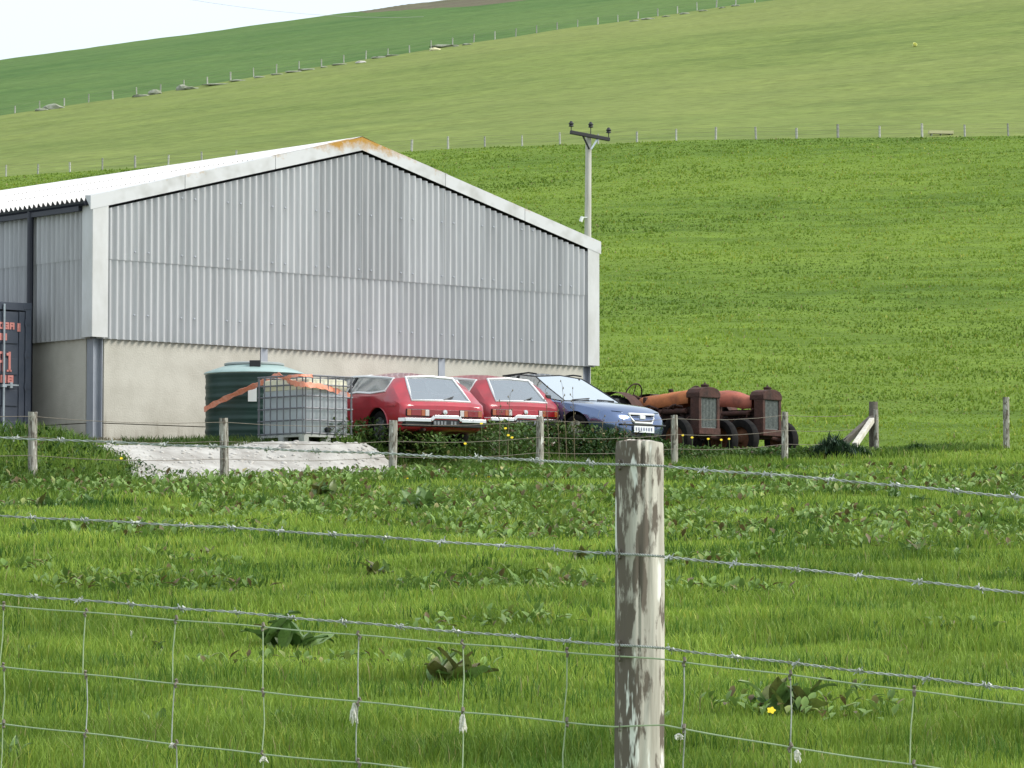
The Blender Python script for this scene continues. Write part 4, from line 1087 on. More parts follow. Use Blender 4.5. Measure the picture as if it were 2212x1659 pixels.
lo.location = (lx, -math.sqrt(TR**2 - lx**2) - .012, P(553, 851, TY - TR).z - tz); lo.rotation_euler = (0, 0, lx)

IA = BROT + .03
IY = 57.6
ic = P(657, 955, IY); e1 = Vector((math.cos(IA), math.sin(IA), 0)); e2 = Vector((-e1.y, e1.x, 0))
IZ = P(657, 957, IY).z
ibc = thing('caged_tank', 'white plastic tank in a grey steel cage on a pallet', 'tank', (ic.x, ic.y, IZ), IA)
IW, ID, IH = 1.06, 1.20, (P(657, 808, IY).z - IZ)     # local x along the wall, y inward; corner nearest the lens at 0,0
pz = .15
m = MB()
for x in (0, IW/2 - .05, IW - .10):
    m.box(x, x + .10, 0, ID, 0, .018)
    for y in (0, ID/2 - .07, ID - .14): m.box(x, x + .10, y, y + .14, .018, .11)
m.box(0, IW, 0, ID, .11, pz); m.build('pallet', 'pallet_grey', ibc)
MB().box(.05, IW - .05, .05, ID - .05, pz + .74, IH - .06).build('upper_block', mat('bottle_cream', (.80, .74, .52), .45, var=(.72, .70, .58), scale=3), ibc, 50, bevel=.06)  # separate cream block filling the upper part of the cage
bt = MB().box(.045, IW - .045, .045, ID - .045, pz + .005, pz + .76).build('bottle', 'bottle_plastic', ibc, 50, bevel=.07)
MB().lathe([(.11, IH - .10), (.115, IH - .04), (.09, IH - .03), (0, IH - .03)], 20, 'z', (IW/2, ID/2, 0)).build('bottle_cap', mat('cap_yellow', (.62, .5, .2), .5), ibc)
MB().tube([(IW/2, .05, pz + .09), (IW/2, -.03, pz + .08)], .045, 10).box(IW/2 - .02, IW/2 + .10, -.05, -.03, pz + .13, pz + .15).build('valve', 'plastic_black', ibc)
# four faces of cage bars
zb = [pz + .02, pz + .24, pz + .44, pz + .64, pz + .83, IH - .012]
for z in zb:
    m = MB(); m.tube([(0, 0, z), (IW, 0, z), (IW, ID, z), (0, ID, z)], .0145, 6, closed=True); m.build('cage_bar', 'cage_steel', ibc)
bar = MB().tube([(0, 0, pz), (0, 0, IH - .012)], .0120, 6).build('cage_bar', 'cage_steel', ibc); first = True
spots = [(x, y) for x in (.02, .17, .34, .51, .68, .85, IW - .04) for y in (-.012, ID + .012)] + [(x, y) for y in (.03, .18, .35, .52, .69, .86, 1.02, ID - .05) for x in (-.012, IW + .012)]
for x, y in spots:
    o = bar if first else copy_obj(bar, ibc); first = False; o.location = (x, y, 0)
for y in (.35, .85): MB().beam((0, y, IH), (IW, y, IH), .05, .02).build('top_bar', 'cage_steel', ibc)

# orange strap draped over tank and cage
sp = [P(441, 885, TY - .55), P(470, 869, TY - .95), P(520, 846, TY - 1.12), P(560, 829, TY - 1.2), P(582, 818, 59.05), P(601, 810.5, 58.6), P(620, 822, 58.0), P(640, 829, 57.55), P(665, 831, 57.45), P(700, 836, 57.85), P(728, 845, 58.15), P(757, 857, 58.5)]
def ribbon(name, pts, wid, m, twist, sub=6):
    pts = [Vector(p) for p in pts]; fine = []
    for i in range(len(pts) - 1):
        p0 = pts[max(i-1, 0)]; p1 = pts[i]; p2 = pts[i+1]; p3 = pts[min(i+2, len(pts)-1)]
        for k in range(sub):
            t = k / sub; fine.append(.5*((2*p1) + (p2-p0)*t + (2*p0-5*p1+4*p2-p3)*t*t + (3*p1-p0-3*p2+p3)*t**3))
    fine.append(pts[-1]); vs = []; fs = []
    for i, p in enumerate(fine):
        d = (fine[min(i+1, len(fine)-1)] - fine[max(i-1, 0)]).normalized(); a = twist(i / (len(fine) - 1))
        u = Vector((0, 0, 1)); s = d.cross(u).normalized(); u = s.cross(d)
        wv = (u * math.cos(a) + s * math.sin(a)) * wid * (.5 + .12*math.sin(i*1.7)); nn = d.cross(wv).normalized() * .004
        vs += [p - wv - nn, p + wv - nn, p + wv + nn, p - wv + nn]
    n = len(fine)
    for i in range(n - 1):
        for k in range(4): fs.append((4*i+k, 4*i+(k+1) % 4, 4*i+4+(k+1) % 4, 4*i+4+k))
    fs += [(0, 1, 2, 3), (4*n-4, 4*n-3, 4*n-2, 4*n-1)]
    return MB().add(vs, fs).build(name, m)
tag(ribbon('strap', sp, .085, 'strap_orange', lambda t: .5*math.sin(t*9) if t < .45 else .25*math.sin(t*14)), 'faded orange strap slung across the green tank and the cage', 'strap')
tag(ribbon('strap', [P(602, 811, 58.6), P(612, 818, 57.95), P(625, 813.5, 57.7), P(650, 811, 57.4), P(676, 812.5, 57.72)], .05, 'strap_orange', lambda t: .8*math.sin(t*6)), 'short loose end of orange strap lying on the cage top', 'strap')

# ================================================================== ELECTRICITY POLE
PY = 96.0
pb = P(1267, 700, PY); ztop = P(1272, 297, PY).z; zg = Hs(pb.x, pb.y)
pole = thing('electricity_pole', 'weathered wooden electricity pole with a dark cross arm behind the barn', 'pole', (pb.x, pb.y, zg))
s_ = 7500 / PY; ht = ztop - zg
pr = []
for i in range(13): pr.append((Vector(((1.6/12*i)/s_*3, 0, -0.3 + (ht + .3) * i / 12)), .115 - .03 * i / 12))
MB().tube([p for p, r in pr], [r for p, r in pr], 14).build('pole_shaft', 'pole_wood', pole, 60)
ax0 = P(1232, 287, PY - .25); ax1 = P(1317, 299, PY - .15); base = Vector((pb.x, pb.y, zg))
ya = -.16
a0 = ax0 - base; a1 = ax1 - base; a0.y = ya - .25; a1.y = ya + .25
arm = MB().beam(a0, a1, .10, .10).build('cross_arm', 'pole_iron', pole, bevel=.01)
mid = (a0 + a1) / 2
MB().beam(a0.lerp(a1, .30), Vector((mid.x - .02, ya, P(1272, 324, PY).z - zg)), .05, .02, (0, 1, 0)).build('brace', 'pole_iron', pole)
MB().beam(a0.lerp(a1, .72), Vector((mid.x + .03, ya, P(1272, 324, PY).z - zg)), .05, .02, (0, 1, 0)).build('brace', 'galv', pole)
for t, dz in ((.02, .24), (.52, .32), (.98, .26)):
    q = a0.lerp(a1, t); ins = MB().tube([q + Vector((0, 0, .04)), q + Vector((0, 0, dz - .08))], .014, 6)
    ins.lathe([(.03, dz - .09), (.075, dz - .075), (.05, dz - .03), (.08, dz - .005), (.05, dz + .03), (.03, dz + .07), (0, dz + .075)], 12, 'z', q)
    ins.build('insulator', 'pole_iron', pole, 40)
q = P(1258, 470, PY - .1) - base
MB().tube([(.02, -.1, q.z), (q.x + .0, -.12, q.z)], .018, 6).tube([(q.x, -.12, q.z + .02), (q.x - .05, -.14, q.z - .12)], .05, 8).build('bracket_lamp', 'label_white', pole)
# power line crossing the sky above the hill
w0 = P(380, -6, 520); w1 = P(760, 36, 620)
pts = [w0.lerp(w1, t) + Vector((0, 0, -1.6 * 4 * t * (1 - t) * .3)) for t in np.linspace(-.6, 1.6, 24)]
tag(MB().tube(pts, .022, 4).build('power_line', mat('line_grey', (.30, .27, .30), .6)), 'thin power line crossing the pale sky above the hill', 'cable')

# ================================================================== SMALL THINGS ON THE HILL
def rock(name, px, py, Y, r, label, m='far_stone', sq=(1, 1, .6), cat='rock', group=None):
    x, y = P(px, py, Y).x, Y; bm = bmesh.new(); bmesh.ops.create_icosphere(bm, subdivisions=2, radius=r)
    rs = np.random.default_rng(int(px * 7 + py))
    for v in bm.verts: v.co = Vector((v.co.x*sq[0], v.co.y*sq[1], v.co.z*sq[2])) * (1 + rs.uniform(-.18, .18))
    me = bpy.data.meshes.new(name); bm.to_mesh(me); bm.free(); o = finish(name, me, m, None)
    o.location = (x, y, Hs(x, y) + r*sq[2]*.15); return tag(o, label, cat, group)
def f2y(px): return F2((px - 1106) / FPX)
def f1y(px): return F1((px - 1106) / FPX)
rock('boulder', 116, 238, f2y(116) - 4, 1.1, 'large pale grey boulder beside the upper hill fence', sq=(1.5, 1, .55))
rock('boulder', 90, 243, f2y(90) - 4, .7, 'small dark stone lying next to the large pale boulder', sq=(1.4, 1, .4))
rock('boulder', 335, 192, f2y(335) - 3, .9, 'dark slanting rock slab at the upper hill fence', sq=(1.2, 1, .7))
rock('boulder', 305, 200, f2y(305) - 3, .8, 'low dark rock next to the slanting slab', sq=(1.6, 1, .35))
rock('boulder', 395, 188, f2y(395) - 3, .9, 'dark squat boulder against a post of the upper fence', sq=(1.1, 1, .7))
rock('boulder', 412, 194, f2y(412) - 5, .8, 'pale flat stone below the dark squat boulder', sq=(1.5, 1, .4))
rock('boulder', 470, 194, f2y(470) - 6, .7, 'low stone of the broken dyke below the upper fence', sq=(3.5, 1, .3), group='stones of the broken dyke')
for k, (px, py) in enumerate([(515, 188), (560, 182), (600, 176), (635, 170), (665, 163), (700, 157), (735, 152), (820, 130), (850, 122), (985, 105), (1010, 98), (1370, 47), (1400, 40), (1440, 32), (1480, 27), (1520, 20), (1560, 12), (1590, 8)]):
    rock('boulder', px, py, f2y(px) - 5, .35 + .25*rng.random(), 'low stone of the broken dyke below the upper fence', sq=(1.3 + 1.6*rng.random(), 1, .42), group='stones of the broken dyke')
rock('boulder', 780, 139, f2y(780) - 9, .6, 'small bleached stone below the broken dyke', 'stone_chip', (1.5, 1, .4))
rock('boulder', 940, 110, f2y(940) - 8, .7, 'yellowish pale stone below the upper fence', mat('pale_stone', (.62, .58, .36), .9), (1.4, 1, .5))
rock('boulder', 965, 88, f2y(965) - 1, 1.0, 'long pale grey slab under the upper fence', sq=(2.6, 1, .3))
# yellow tub on the slope and a pale trough by the lower hill fence
def tub(px, py):
    d = ray(px, py); ys = np.arange(300, 560, .5); g = H(d.x/d.y*ys, ys); k = np.argmax(g >= d.z/d.y*ys); x, y, z = d.x/d.y*ys[k], ys[k], g[k]
    t = thing('feed_tub', 'small bright yellow tub lying alone on the pale hillside', 'tub', (x, y, z)); t.scale = (.75, .75, .75)
    MB().lathe([(.0, .02), (.26, .02), (.34, .58), (.38, .60), (.36, .56), (.28, .06), (0, .06)], 16).build('tub_shell', 'yellow_tub', t, 40).rotation_euler = (.9, 0, .4)
    return t
tub(1974, 101)
yy = f1y(2032) + 3.0; tx = P(2032, 285, yy).x
tr = thing('feed_trough', 'pale yellowish trough standing behind the lower hill fence', 'trough', (tx, yy, Hs(tx, yy)), .1)
MB().box(-1.0, 1.0, -.25, .25, .12, .17).box(-1.0, 1.0, -.28, -.24, .12, .38).box(-1.0, 1.0, .24, .28, .12, .38).box(-1.03, -.99, -.28, .28, .1, .4).box(.99, 1.03, -.28, .28, .1, .4).build('trough_body', mat('trough', (.52, .50, .28), .8), tr)
for x in (-.8, 0, .8): MB().box(x - .04, x + .04, -.26, .26, -.1, .12).build('leg', 'far_stone', tr)
# ================================================================== FENCES
def post_mesh(name, r, h, bury=.35, seg=14, rows=10, taper=.04, rough=.05, sq=0., seed=1):
    rs = np.random.default_rng(seed); bm = bmesh.new(); rings = []
    for i in range(rows + 1):
        z = -bury + (h + bury) * i / rows; ring = []
        for k in range(seg):
            a = 2*math.pi*k/seg; rr = r * (1 - taper * i / rows) * (1 + rough * (vnoise(np.array([a*3 + seed]), np.array([z*2.2]), 1., seed)[0] - .5) * 2)
            if sq: rr /= max(abs(math.cos(a)), abs(math.sin(a))) ** sq
            ring.append(bm.verts.new((rr*math.cos(a), rr*math.sin(a), z + (rs.uniform(-.006, .006) if i == rows else 0))))
        rings.append(ring)
    for i in range(rows):
        for k in range(seg): bm.faces.new((rings[i][k], rings[i][(k+1) % seg], rings[i+1][(k+1) % seg], rings[i+1][k]))
    top = bm.verts.new((0, 0, h - .004))
    for k in range(seg): bm.faces.new((rings[-1][k], rings[-1][(k+1) % seg], top))
    me = bpy.data.meshes.new(name); bm.to_mesh(me); bm.free()
    for p in me.polygons: p.use_smooth = True
    me.set_sharp_from_angle(angle=math.radians(50)); return me

# ---- hill fences: posts with three wires
def hill_fence(label, fy, pxs, D, h, wires, mname):
    t = None; pm = [post_mesh('fence_post', .095, h, .4, 6, 2, seed=50 + k) for k in range(3)]
    for me in pm: me.materials.append(MATS['post_far'])
    tops = []
    for i, px in enumerate(pxs):
        u = (px - 1106) / FPX; y = fy(u); x = u * y; z = Hs(x, y)
        if t is None: t = thing('wire_fence', label, 'fence', (x, y, z)); org = Vector((x, y, z))
        o = bpy.data.objects.new('fence_post', pm[i % 3]); link(o, t); o.location = Vector((x, y, z)) - org
        sc = random.uniform(.85, 1.12); o.scale = (random.uniform(.8, 1.3), 1, sc); o.rotation_euler = (random.uniform(-.04, .04), random.uniform(-.05, .05), random.random())
        tops.append(Vector((x, y, z)) - org)
    for f in wires: MB().tube([p + Vector((0, -.08, h*f)) for p in tops], .006, 3, cap=False).build('fence_wire', 'wire_rust', t)
    return t
def spaced(px0, px1, fy, b, a, D):
    out = [px0]; px = px0
    while px < px1:
        u = (px - 1106) / FPX; du = (1 - b*u)**2 * D / (a * math.sqrt(1 + b*b)); px += du * FPX; out.append(px)
    return out
hill_fence('post and wire fence along the top of the bright green field', F1, spaced(-260, 2480, F1, -.565, 305, 3.82), 3.82, 1.05, (.95, .6, .3), 'a')
hill_fence('post and wire fence running up the hillside below the dark green field', F2, spaced(-250, 2000, F2, .626, 541, 3.85), 3.85, 1.25, (.95, .6), 'b')

# ---- yard fence
yf = thing('yard_fence', 'low fence of short grey posts in front of the parked vehicles', 'fence', (FP[0].x, FP[0].y, Hs(FP[0].x, FP[0].y))); org = Vector(yf.location)
ftops = []
for k, ((px, py, Y, hh), p) in enumerate(zip(FENCE, FP)):
    z = Hs(p.x, p.y); toppy = [890, 903, 908, 900, 897, 890, 885][k]; top = P(px, toppy, Y).z
    r = [.072, .066, .070, .062, .062, .058, .05][k]
    me = post_mesh('fence_post', r, top - z, .3, 12, 6, .03, .08, sq=.35 if k % 2 else 0, seed=70 + k); me.materials.append(MATS['post_grey'])
    o = bpy.data.objects.new('fence_post', me); link(o, yf); o.location = Vector((p.x, p.y, z)) - org; o.rotation_euler = (random.uniform(-.02, .02), random.uniform(-.025, .025), random.random()*3)
    ftops.append((p.x, p.y, z, top))
# wires of the yard fence sag between posts
ext = [(ftops[0][0] - FD.x*3.7, ftops[0][1] - FD.y*3.7, ftops[0][2], ftops[0][3])] + ftops
for f, m in ((.93, 'wire_rust'), (.62, 'wire_rust'), (.34, 'wire_rust')):
    pts = []
    for a, b in zip(ext[:-1], ext[1:]):
        for t in (0, .25, .5, .75):
            za = a[2] + (a[3]-a[2])*f; zb_ = b[2] + (b[3]-b[2])*f
            pts.append(Vector((a[0] + (b[0]-a[0])*t, a[1] + (b[1]-a[1])*t - .07, za + (zb_-za)*t - .05*4*t*(1-t))) - org)
    MB().tube(pts, .0042, 4, cap=False).build('fence_wire', m, yf)
# straining post with struts at the end of the yard fence
sx = P(1887, 968, 66.7); sz = Hs(sx.x, sx.y)
st = thing('straining_post', 'stout dark corner post propped by two slanting struts', 'post', (sx.x, sx.y, sz))
me = post_mesh('post', .085, P(1887, 868, 66.7).z - sz, .4, 12, 6, .0, .05, seed=91); me.materials.append(MATS['post_dark']); o = bpy.data.objects.new('post', me); link(o, st)
a = P(1884, 903, 66.65) - Vector(st.location); b = P(1838, 944, 66.2) - Vector(st.location)
MB().beam(a, a + (b - a) * 1.35, .11, .11).build('strut', 'post_dark', st, bevel=.01)
a = P(1884, 907, 66.5) - Vector(st.location); b = P(1846, 962, 65.3) - Vector(st.location)
MB().beam(a, b, .10, .10).build('strut', 'split_wood', st, bevel=.015)
# lone post out in the field beyond
lx = ground_hit(2174, 968, 50, 100); lt = P(2174, 858, lx.y).z
lone = thing('fence_post', 'lone slim post with one pale face standing in the field beyond the struts', 'post', lx)
me = post_mesh('post_shaft', .062, lt - lx.z, .4, 12, 6, .02, .04, sq=.6, seed=95); me.materials.append(MATS['post_grey']); o = bpy.data.objects.new('post_shaft', me); link(o, lone)
MB().tube([(0, -.07, (lt - lx.z)*.75), (0, -.075, (lt - lx.z)*.77)], .02, 5).build('staple', 'wire', lone)

# ---- near fence: one weathered post, three barbed wires, sheep netting
NY = 8.3
nb = P(1377, 1500, NY); nzg = Hs(nb.x, nb.y); ntop = P(1377, 957, NY).z
nf = thing('stock_fence', 'weathered post with barbed wire and sheep netting along the field edge', 'fence', (nb.x, nb.y, nzg))
norg = Vector(nf.location)
def big_post(seed, h, r):
    seg, rows = 72, 110; rs = np.random.default_rng(seed); bm = bmesh.new(); rings = []
    A = np.linspace(0, 2*math.pi, seg, endpoint=False)
    for i in range(rows + 1):
        z = -.4 + (h + .4) * i / rows; rr = r * (1.0 - .015 * z)
        n1 = vnoise(A * 2.2 + 3, np.full(seg, z * 1.3), 1, seed); n2 = vnoise(A * 14, np.full(seg, z * 3.), 1, seed + 1); n3 = vnoise(A*5.5, np.full(seg, z*2.2), 1, seed + 2)
        crack = np.exp(-((A - 4.42 - .06*math.sin(z*5))/.035)**2) * .10 * (1 if z > h - .5 else .35)
        R = rr * (1 + .05*(n1-.5) + .025*(n2-.5) - .05*smooth(.60, .66, n3) - crack)
        if i == rows: R = R * .97
        rings.append([bm.verts.new((R[k]*math.cos(A[k]), R[k]*math.sin(A[k]), z + (.004*(n2[k]-.5) - .004*math.cos(A[k]-1.) if i >= rows - 1 else 0))) for k in range(seg)])
    for i in range(rows):
        for k in range(seg): bm.faces.new((rings[i][k], rings[i][(k+1) % seg], rings[i+1][(k+1) % seg], rings[i+1][k]))
    inner = [bm.verts.new((v.co.x*.55, v.co.y*.55, v.co.z + .004)) for v in rings[-1]]
    for k in range(seg): bm.faces.new((rings[-1][k], rings[-1][(k+1) % seg], inner[(k+1) % seg], inner[k]))
    bm.faces.new(inner)
    me = bpy.data.meshes.new('fence_post'); bm.to_mesh(me); bm.free()
    for p in me.polygons: p.use_smooth = True
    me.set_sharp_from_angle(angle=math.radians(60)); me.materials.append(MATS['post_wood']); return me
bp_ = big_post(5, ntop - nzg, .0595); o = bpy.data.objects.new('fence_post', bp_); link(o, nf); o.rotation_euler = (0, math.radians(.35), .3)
# depth of the fence along the picture: farther on the left, nearer on the right
def fz(px): return float(np.interp(px, [-900, 0, 1377, 2212, 3000], [10.6, 9.58, 8.3 - .075, 7.75, 7.2]))
def wpt(px, py): return P(px, py, fz(px)) - norg
WIRES = {
 'b1': [(-700, 917), (0, 945), (485, 966), (848, 981), (1166, 995.5), (1326, 1003), (1434, 1008), (1800, 1036), (2212, 1075), (2900, 1142)],
 'b2': [(-700, 1078), (0, 1114), (480, 1139), (900, 1166), (1326, 1196), (1434, 1203), (1800, 1237), (2212, 1281), (2900, 1356)],
 'b3': [(-700, 1236), (0, 1283), (480, 1321), (900, 1357), (1326, 1393), (1434, 1401), (1800, 1443), (2212, 1490), (2900, 1575)],
 'n1': [(-700, 1255), (0, 1308), (480, 1347), (900, 1383), (1326, 1417), (1434, 1425), (1800, 1470), (2212, 1523), (2900, 1612)],
 'n2': [(-700, 1380), (0, 1440), (380, 1476), (765, 1515), (1000, 1538), (1326, 1570), (1434, 1567), (1720, 1617), (2005, 1657), (2900, 1790)],
 'n3': [(-700, 1492), (0, 1563), (235, 1590), (570, 1630), (800, 1650), (1326, 1713), (1434, 1722), (2212, 1845), (2900, 1950)],
 'n4': [(-700, 1620), (0, 1690), (1326, 1850), (1434, 1862), (2212, 1990), (2900, 2105)],
}
def line(key, sub=9):
    w_ = WIRES[key]; out = []
    for (x0, y0), (x1, y1) in zip(w_[:-1], w_[1:]):
        for k in range(sub):
            t = k / sub; out.append(wpt(x0 + (x1-x0)*t, y0 + (y1-y0)*t + 1.0*math.sin((x0 + (x1-x0)*t)/47.)))
    out.append(wpt(*w_[-1])); return out
def yat(key, px): return float(np.interp(px, [a for a, b in WIRES[key]], [b for a, b in WIRES[key]]))
barb = None
for key in ('b1', 'b2', 'b3'):
    pts = line(key); wm = MB()
    # two strands twisted round each other
    for ph in (0, math.pi):
        fine = []
        for a, b in zip(pts[:-1], pts[1:]):
            for k in range(6): fine.append(a.lerp(b, k/6))
        wm.tube([p + Vector((0, math.cos(i*1.15 + ph)*.0021, math.sin(i*1.15 + ph)*.0021)) for i, p in enumerate(fine)], .00165, 5, cap=False)
    strand = wm.build('barbed_wire', 'wire', nf)
    px = -640 + random.uniform(0, 50)
    while px < 2850:
        if not (1318 < px < 1440):
            c = wpt(px, yat(key, px))
            if barb is None:
                m = MB(); m.tube([(-.009, 0, 0), (-.005, .0, .0045), (0, 0, -.0045), (.005, 0, .0045), (.009, 0, 0)], .0042, 5)
                for (dx, dy, dz) in ((-.006, .006, .010), (.004, -.006, -.009), (-.004, -.008, .008), (.006, .007, -.009)): m.tube([(dx*.6, 0, 0), (dx*1.6, dy, dz)], .0013, 4)
                barb = m.build('barb', 'wire', strand); o = barb
            else: o = copy_obj(barb, strand)
            o.location = c; o.rotation_euler = (random.uniform(0, 6.2), random.uniform(-.3, .3), random.uniform(-.4, .4)); o.scale = (1.05,) * 3
        px += 118 * 8.6 / fz(px) * random.uniform(.9, 1.1) * (1 if px < 1377 else 1.05)
for key in ('n1', 'n2', 'n3', 'n4'):
    MB().tube(line(key), .0021, 6, cap=False).build('net_wire', 'wire_green', nf)
knot = None
stays = [-560, -375, -185, 8, 185, 380, 568, 775, 1000, 1225, 1478, 1707, 1975, 2240, 2500]
for s in stays:
    for ka, kb in (('n1', 'n2'), ('n2', 'n3'), ('n3', 'n4')):
        jx = random.uniform(-10, 10); pa = wpt(s + (0 if ka == 'n1' else jx*.3), yat(ka, s)); pb2 = wpt(s + jx*.6 - 4, yat(kb, s)); mdp = (pa + pb2) / 2 + Vector((random.uniform(-.005, .005), .003, 0))
        MB().tube([pa, pa.lerp(mdp, .5), mdp, mdp.lerp(pb2, .5), pb2], .0017, 5).build('stay_wire', 'wire_green' if random.random() < .6 else 'wire', nf)
    for ka in ('n1', 'n2', 'n3'):
        c = wpt(s, yat(ka, s))
        if knot is None: knot = MB().tube([(0, 0, -.011), (.003, .003, -.004), (-.003, -.003, .004), (0, 0, .011)], .0042, 6).build('knot', 'wire_rust', nf); o = knot
        else: o = copy_obj(knot, nf)
        o.location = c; o.rotation_euler = (0, 0, random.uniform(0, 6))
# staples on the post
for key in ('b1', 'b2', 'b3', 'n1', 'n2'):
    c = wpt(1338, yat(key, 1338)); MB().tube([c + Vector((0, .012, .012)), c + Vector((0, -.003, .008)), c + Vector((0, -.003, -.008)), c + Vector((0, .012, -.012))], .0022, 5).build('staple', 'wire_rust', nf)
# end posts of the run
for px, seed in ((-690, 8), (2880, 9)):
    q = wpt(px, 1200) + norg; zz = Hs(q.x, q.y); me = big_post(seed, 1.25, .055); o = bpy.data.objects.new('fence_post', me); link(o, nf); o.location = Vector((q.x, q.y + .07, zz)) - norg
# tufts of wool caught on the netting
def wool(px, py, ln, label):
    rs = np.random.default_rng(int(px)); m = MB(); c = P(px, py, fz(px) - .004)
    for k in range(9):
        p0 = Vector((rs.uniform(-.004, .004), rs.uniform(-.004, .004), rs.uniform(-.002, .004))); pts = [p0]
        for j in range(4): pts.append(pts[-1] + Vector((rs.uniform(-.006, .006), rs.uniform(-.004, .004), -ln/4 * rs.uniform(.5, 1.1))))
        m.tube(pts, [.0022, .0045, .0050, .0036, .0008], 5)
    o = m.build('wool_tuft', 'wool', None, 60); o.location = c; o.scale = (.7, .7, .7)
    return tag(o, label, 'wool', 'wisps of wool caught on the netting')
for a in ((1000, 1545, .075, 'long wisp of sheep wool hanging from a netting knot'), (765, 1520, .085, 'ragged strip of wool hanging down a netting stay'),
          (1722, 1622, .045, 'small curl of wool on the lowest netting wire right of the post'), (1465, 1587, .022, 'white fluff on the netting close beside the weathered post'),
          (570, 1636, .022, 'scrap of wool on the lowest netting wire below a dock plant'), (372, 1606, .022, 'small bit of pale fluff on the lowest netting wire'),):
    wool(*a)
# ================================================================== GRASS AND WEEDS
def blades(name, x, y, z, h, wd, col, label, lean=.5, seg2=True, m='grass_blade', tipc=1.25, cat='grass'):
    n = len(x); a = rng.uniform(0, 2*np.pi, n); la = rng.uniform(0, 2*np.pi, n); ln = rng.uniform(.1, 1, n) * lean * h
    sx = np.cos(a) * wd / 2; sy = np.sin(a) * wd / 2; dx = np.cos(la) * ln; dy = np.sin(la) * ln
    B = np.stack([x, y, z], 1)
    off = lambda ox, oy, oz: B + np.stack([ox, oy, oz], 1)
    Z0 = np.zeros(n) - .01
    if seg2:
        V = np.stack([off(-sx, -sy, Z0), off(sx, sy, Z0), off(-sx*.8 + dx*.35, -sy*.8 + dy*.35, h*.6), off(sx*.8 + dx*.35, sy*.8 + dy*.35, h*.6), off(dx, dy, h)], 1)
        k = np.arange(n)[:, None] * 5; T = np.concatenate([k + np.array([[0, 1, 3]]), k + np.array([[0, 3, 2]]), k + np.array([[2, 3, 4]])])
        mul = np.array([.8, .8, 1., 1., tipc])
    else:
        V = np.stack([off(-sx, -sy, Z0), off(sx, sy, Z0), off(dx, dy, h)], 1)
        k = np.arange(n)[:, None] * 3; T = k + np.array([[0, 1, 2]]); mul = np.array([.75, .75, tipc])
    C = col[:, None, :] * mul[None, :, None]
    o = big_mesh(name, V.reshape(-1, 3), T, C.reshape(-1, 3), m)
    return tag(o, label, cat, kind='stuff')
def fan_sample(n, y0, y1, pw, umax=.2, wmin=0):
    # density per square metre falls as y^-pw
    e = 2 - pw; r = rng.random(n); y = (y0**e + (y1**e - y0**e) * r) ** (1/e); u = rng.uniform(-umax, umax, n)
    return u * np.maximum(y, wmin), y
def tone(x, y, seed, base, vary, straw=.018):
    n = len(x); a = vnoise(x, y, 1.3, seed); b = vnoise(x, y, .33, seed + 1); c = vnoise(x, y, 5, seed + 2); r = rng.random(n)
    t = np.clip(.5 + 1.95*(.36*a + .28*b + .36*c - .5) + (r - .5)*.35, 0, 1)[:, None]
    base = np.array(base); vary = np.array(vary)
    col = base + (vary - base) * t
    yl = (rng.random(n) < .10)[:, None]; col = np.where(yl, col * np.array([1.5, 1.15, 1.3]), col); st_ = (rng.random(n) < straw)[:, None]; return np.where(st_, np.array([.34, .30, .13]) * rng.uniform(.7, 1.1, (n, 1)), col)
G0, G1 = (.085, .155, .017), (.285, .405, .058)
# near field
x, y = fan_sample(410000, 9.5, 66, 1.93, .2, 19)
ok = (fence_d(x, y) < .35 + .3*vnoise(x, y, .6, 40)) & ~in_gravel(x, y); ok |= (fence_s(x, y) > 20) & (fence_d(x, y) < 3)
x, y = x[ok], y[ok]; sc = (y / 12.5)
tall = smooth(.45, .75, vnoise(x, y, .9, 44)); 
h = (.042 + .055*tall) * (sc ** .20) * rng.uniform(.6, 1.35, len(x)); wd = .0042 * sc ** .85 * rng.uniform(.7, 1.3, len(x))
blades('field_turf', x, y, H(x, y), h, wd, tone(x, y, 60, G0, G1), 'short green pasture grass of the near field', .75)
# darker tufts
tx, ty = fan_sample(620, 11, 60, 1.3); X, Y = [], []
for a, b in zip(tx, ty):
    k = 70; rr = rng.normal(0, .10 * (b/14)**.35, (k, 2)) * np.array([1.8, .8]); X.append(a + rr[:, 0]); Y.append(b + rr[:, 1])
x = np.concatenate(X); y = np.concatenate(Y); ok = (fence_d(x, y) < 0); x, y = x[ok], y[ok]; sc = y/12.5
blades('grass_tufts', x, y, H(x, y), (.09*sc**.25) * rng.uniform(.5, 1.3, len(x)), .0045*sc**.8, tone(x, y, 66, (.034, .095, .012), (.105, .205, .028)), 'longer darker grass tufts dotted over the near field', .6)
# rough grass along the bank and the mound at the barn corner
n = 46000; s = rng.uniform(-5, 24, n); d = rng.uniform(-.5, 3.2, n); x = FA.x + FD.x*s + FN.x*d; y = FA.y + FD.y*s + FN.y*d
ok = ~in_gravel(x, y) & ((d < 1.9 + .8*vnoise(x, y, .7, 41)) | (s > 17)) & ~((s > 2.6) & (s < 7.4) & (d > -.5)); x, y, s = x[ok], y[ok], s[ok]
lng = np.where(s < 3.2, 1.05, np.where(s > 13, .75, 1.0))
blades('bank_grass', x, y, H(x, y), .17 * lng * rng.uniform(.45, 1.3, len(x)), .018 * rng.uniform(.6, 1.3, len(x)), tone(x, y, 70, (.035, .085, .011), (.150, .245, .040)), 'long rough grass on the bank along the yard fence', .8)
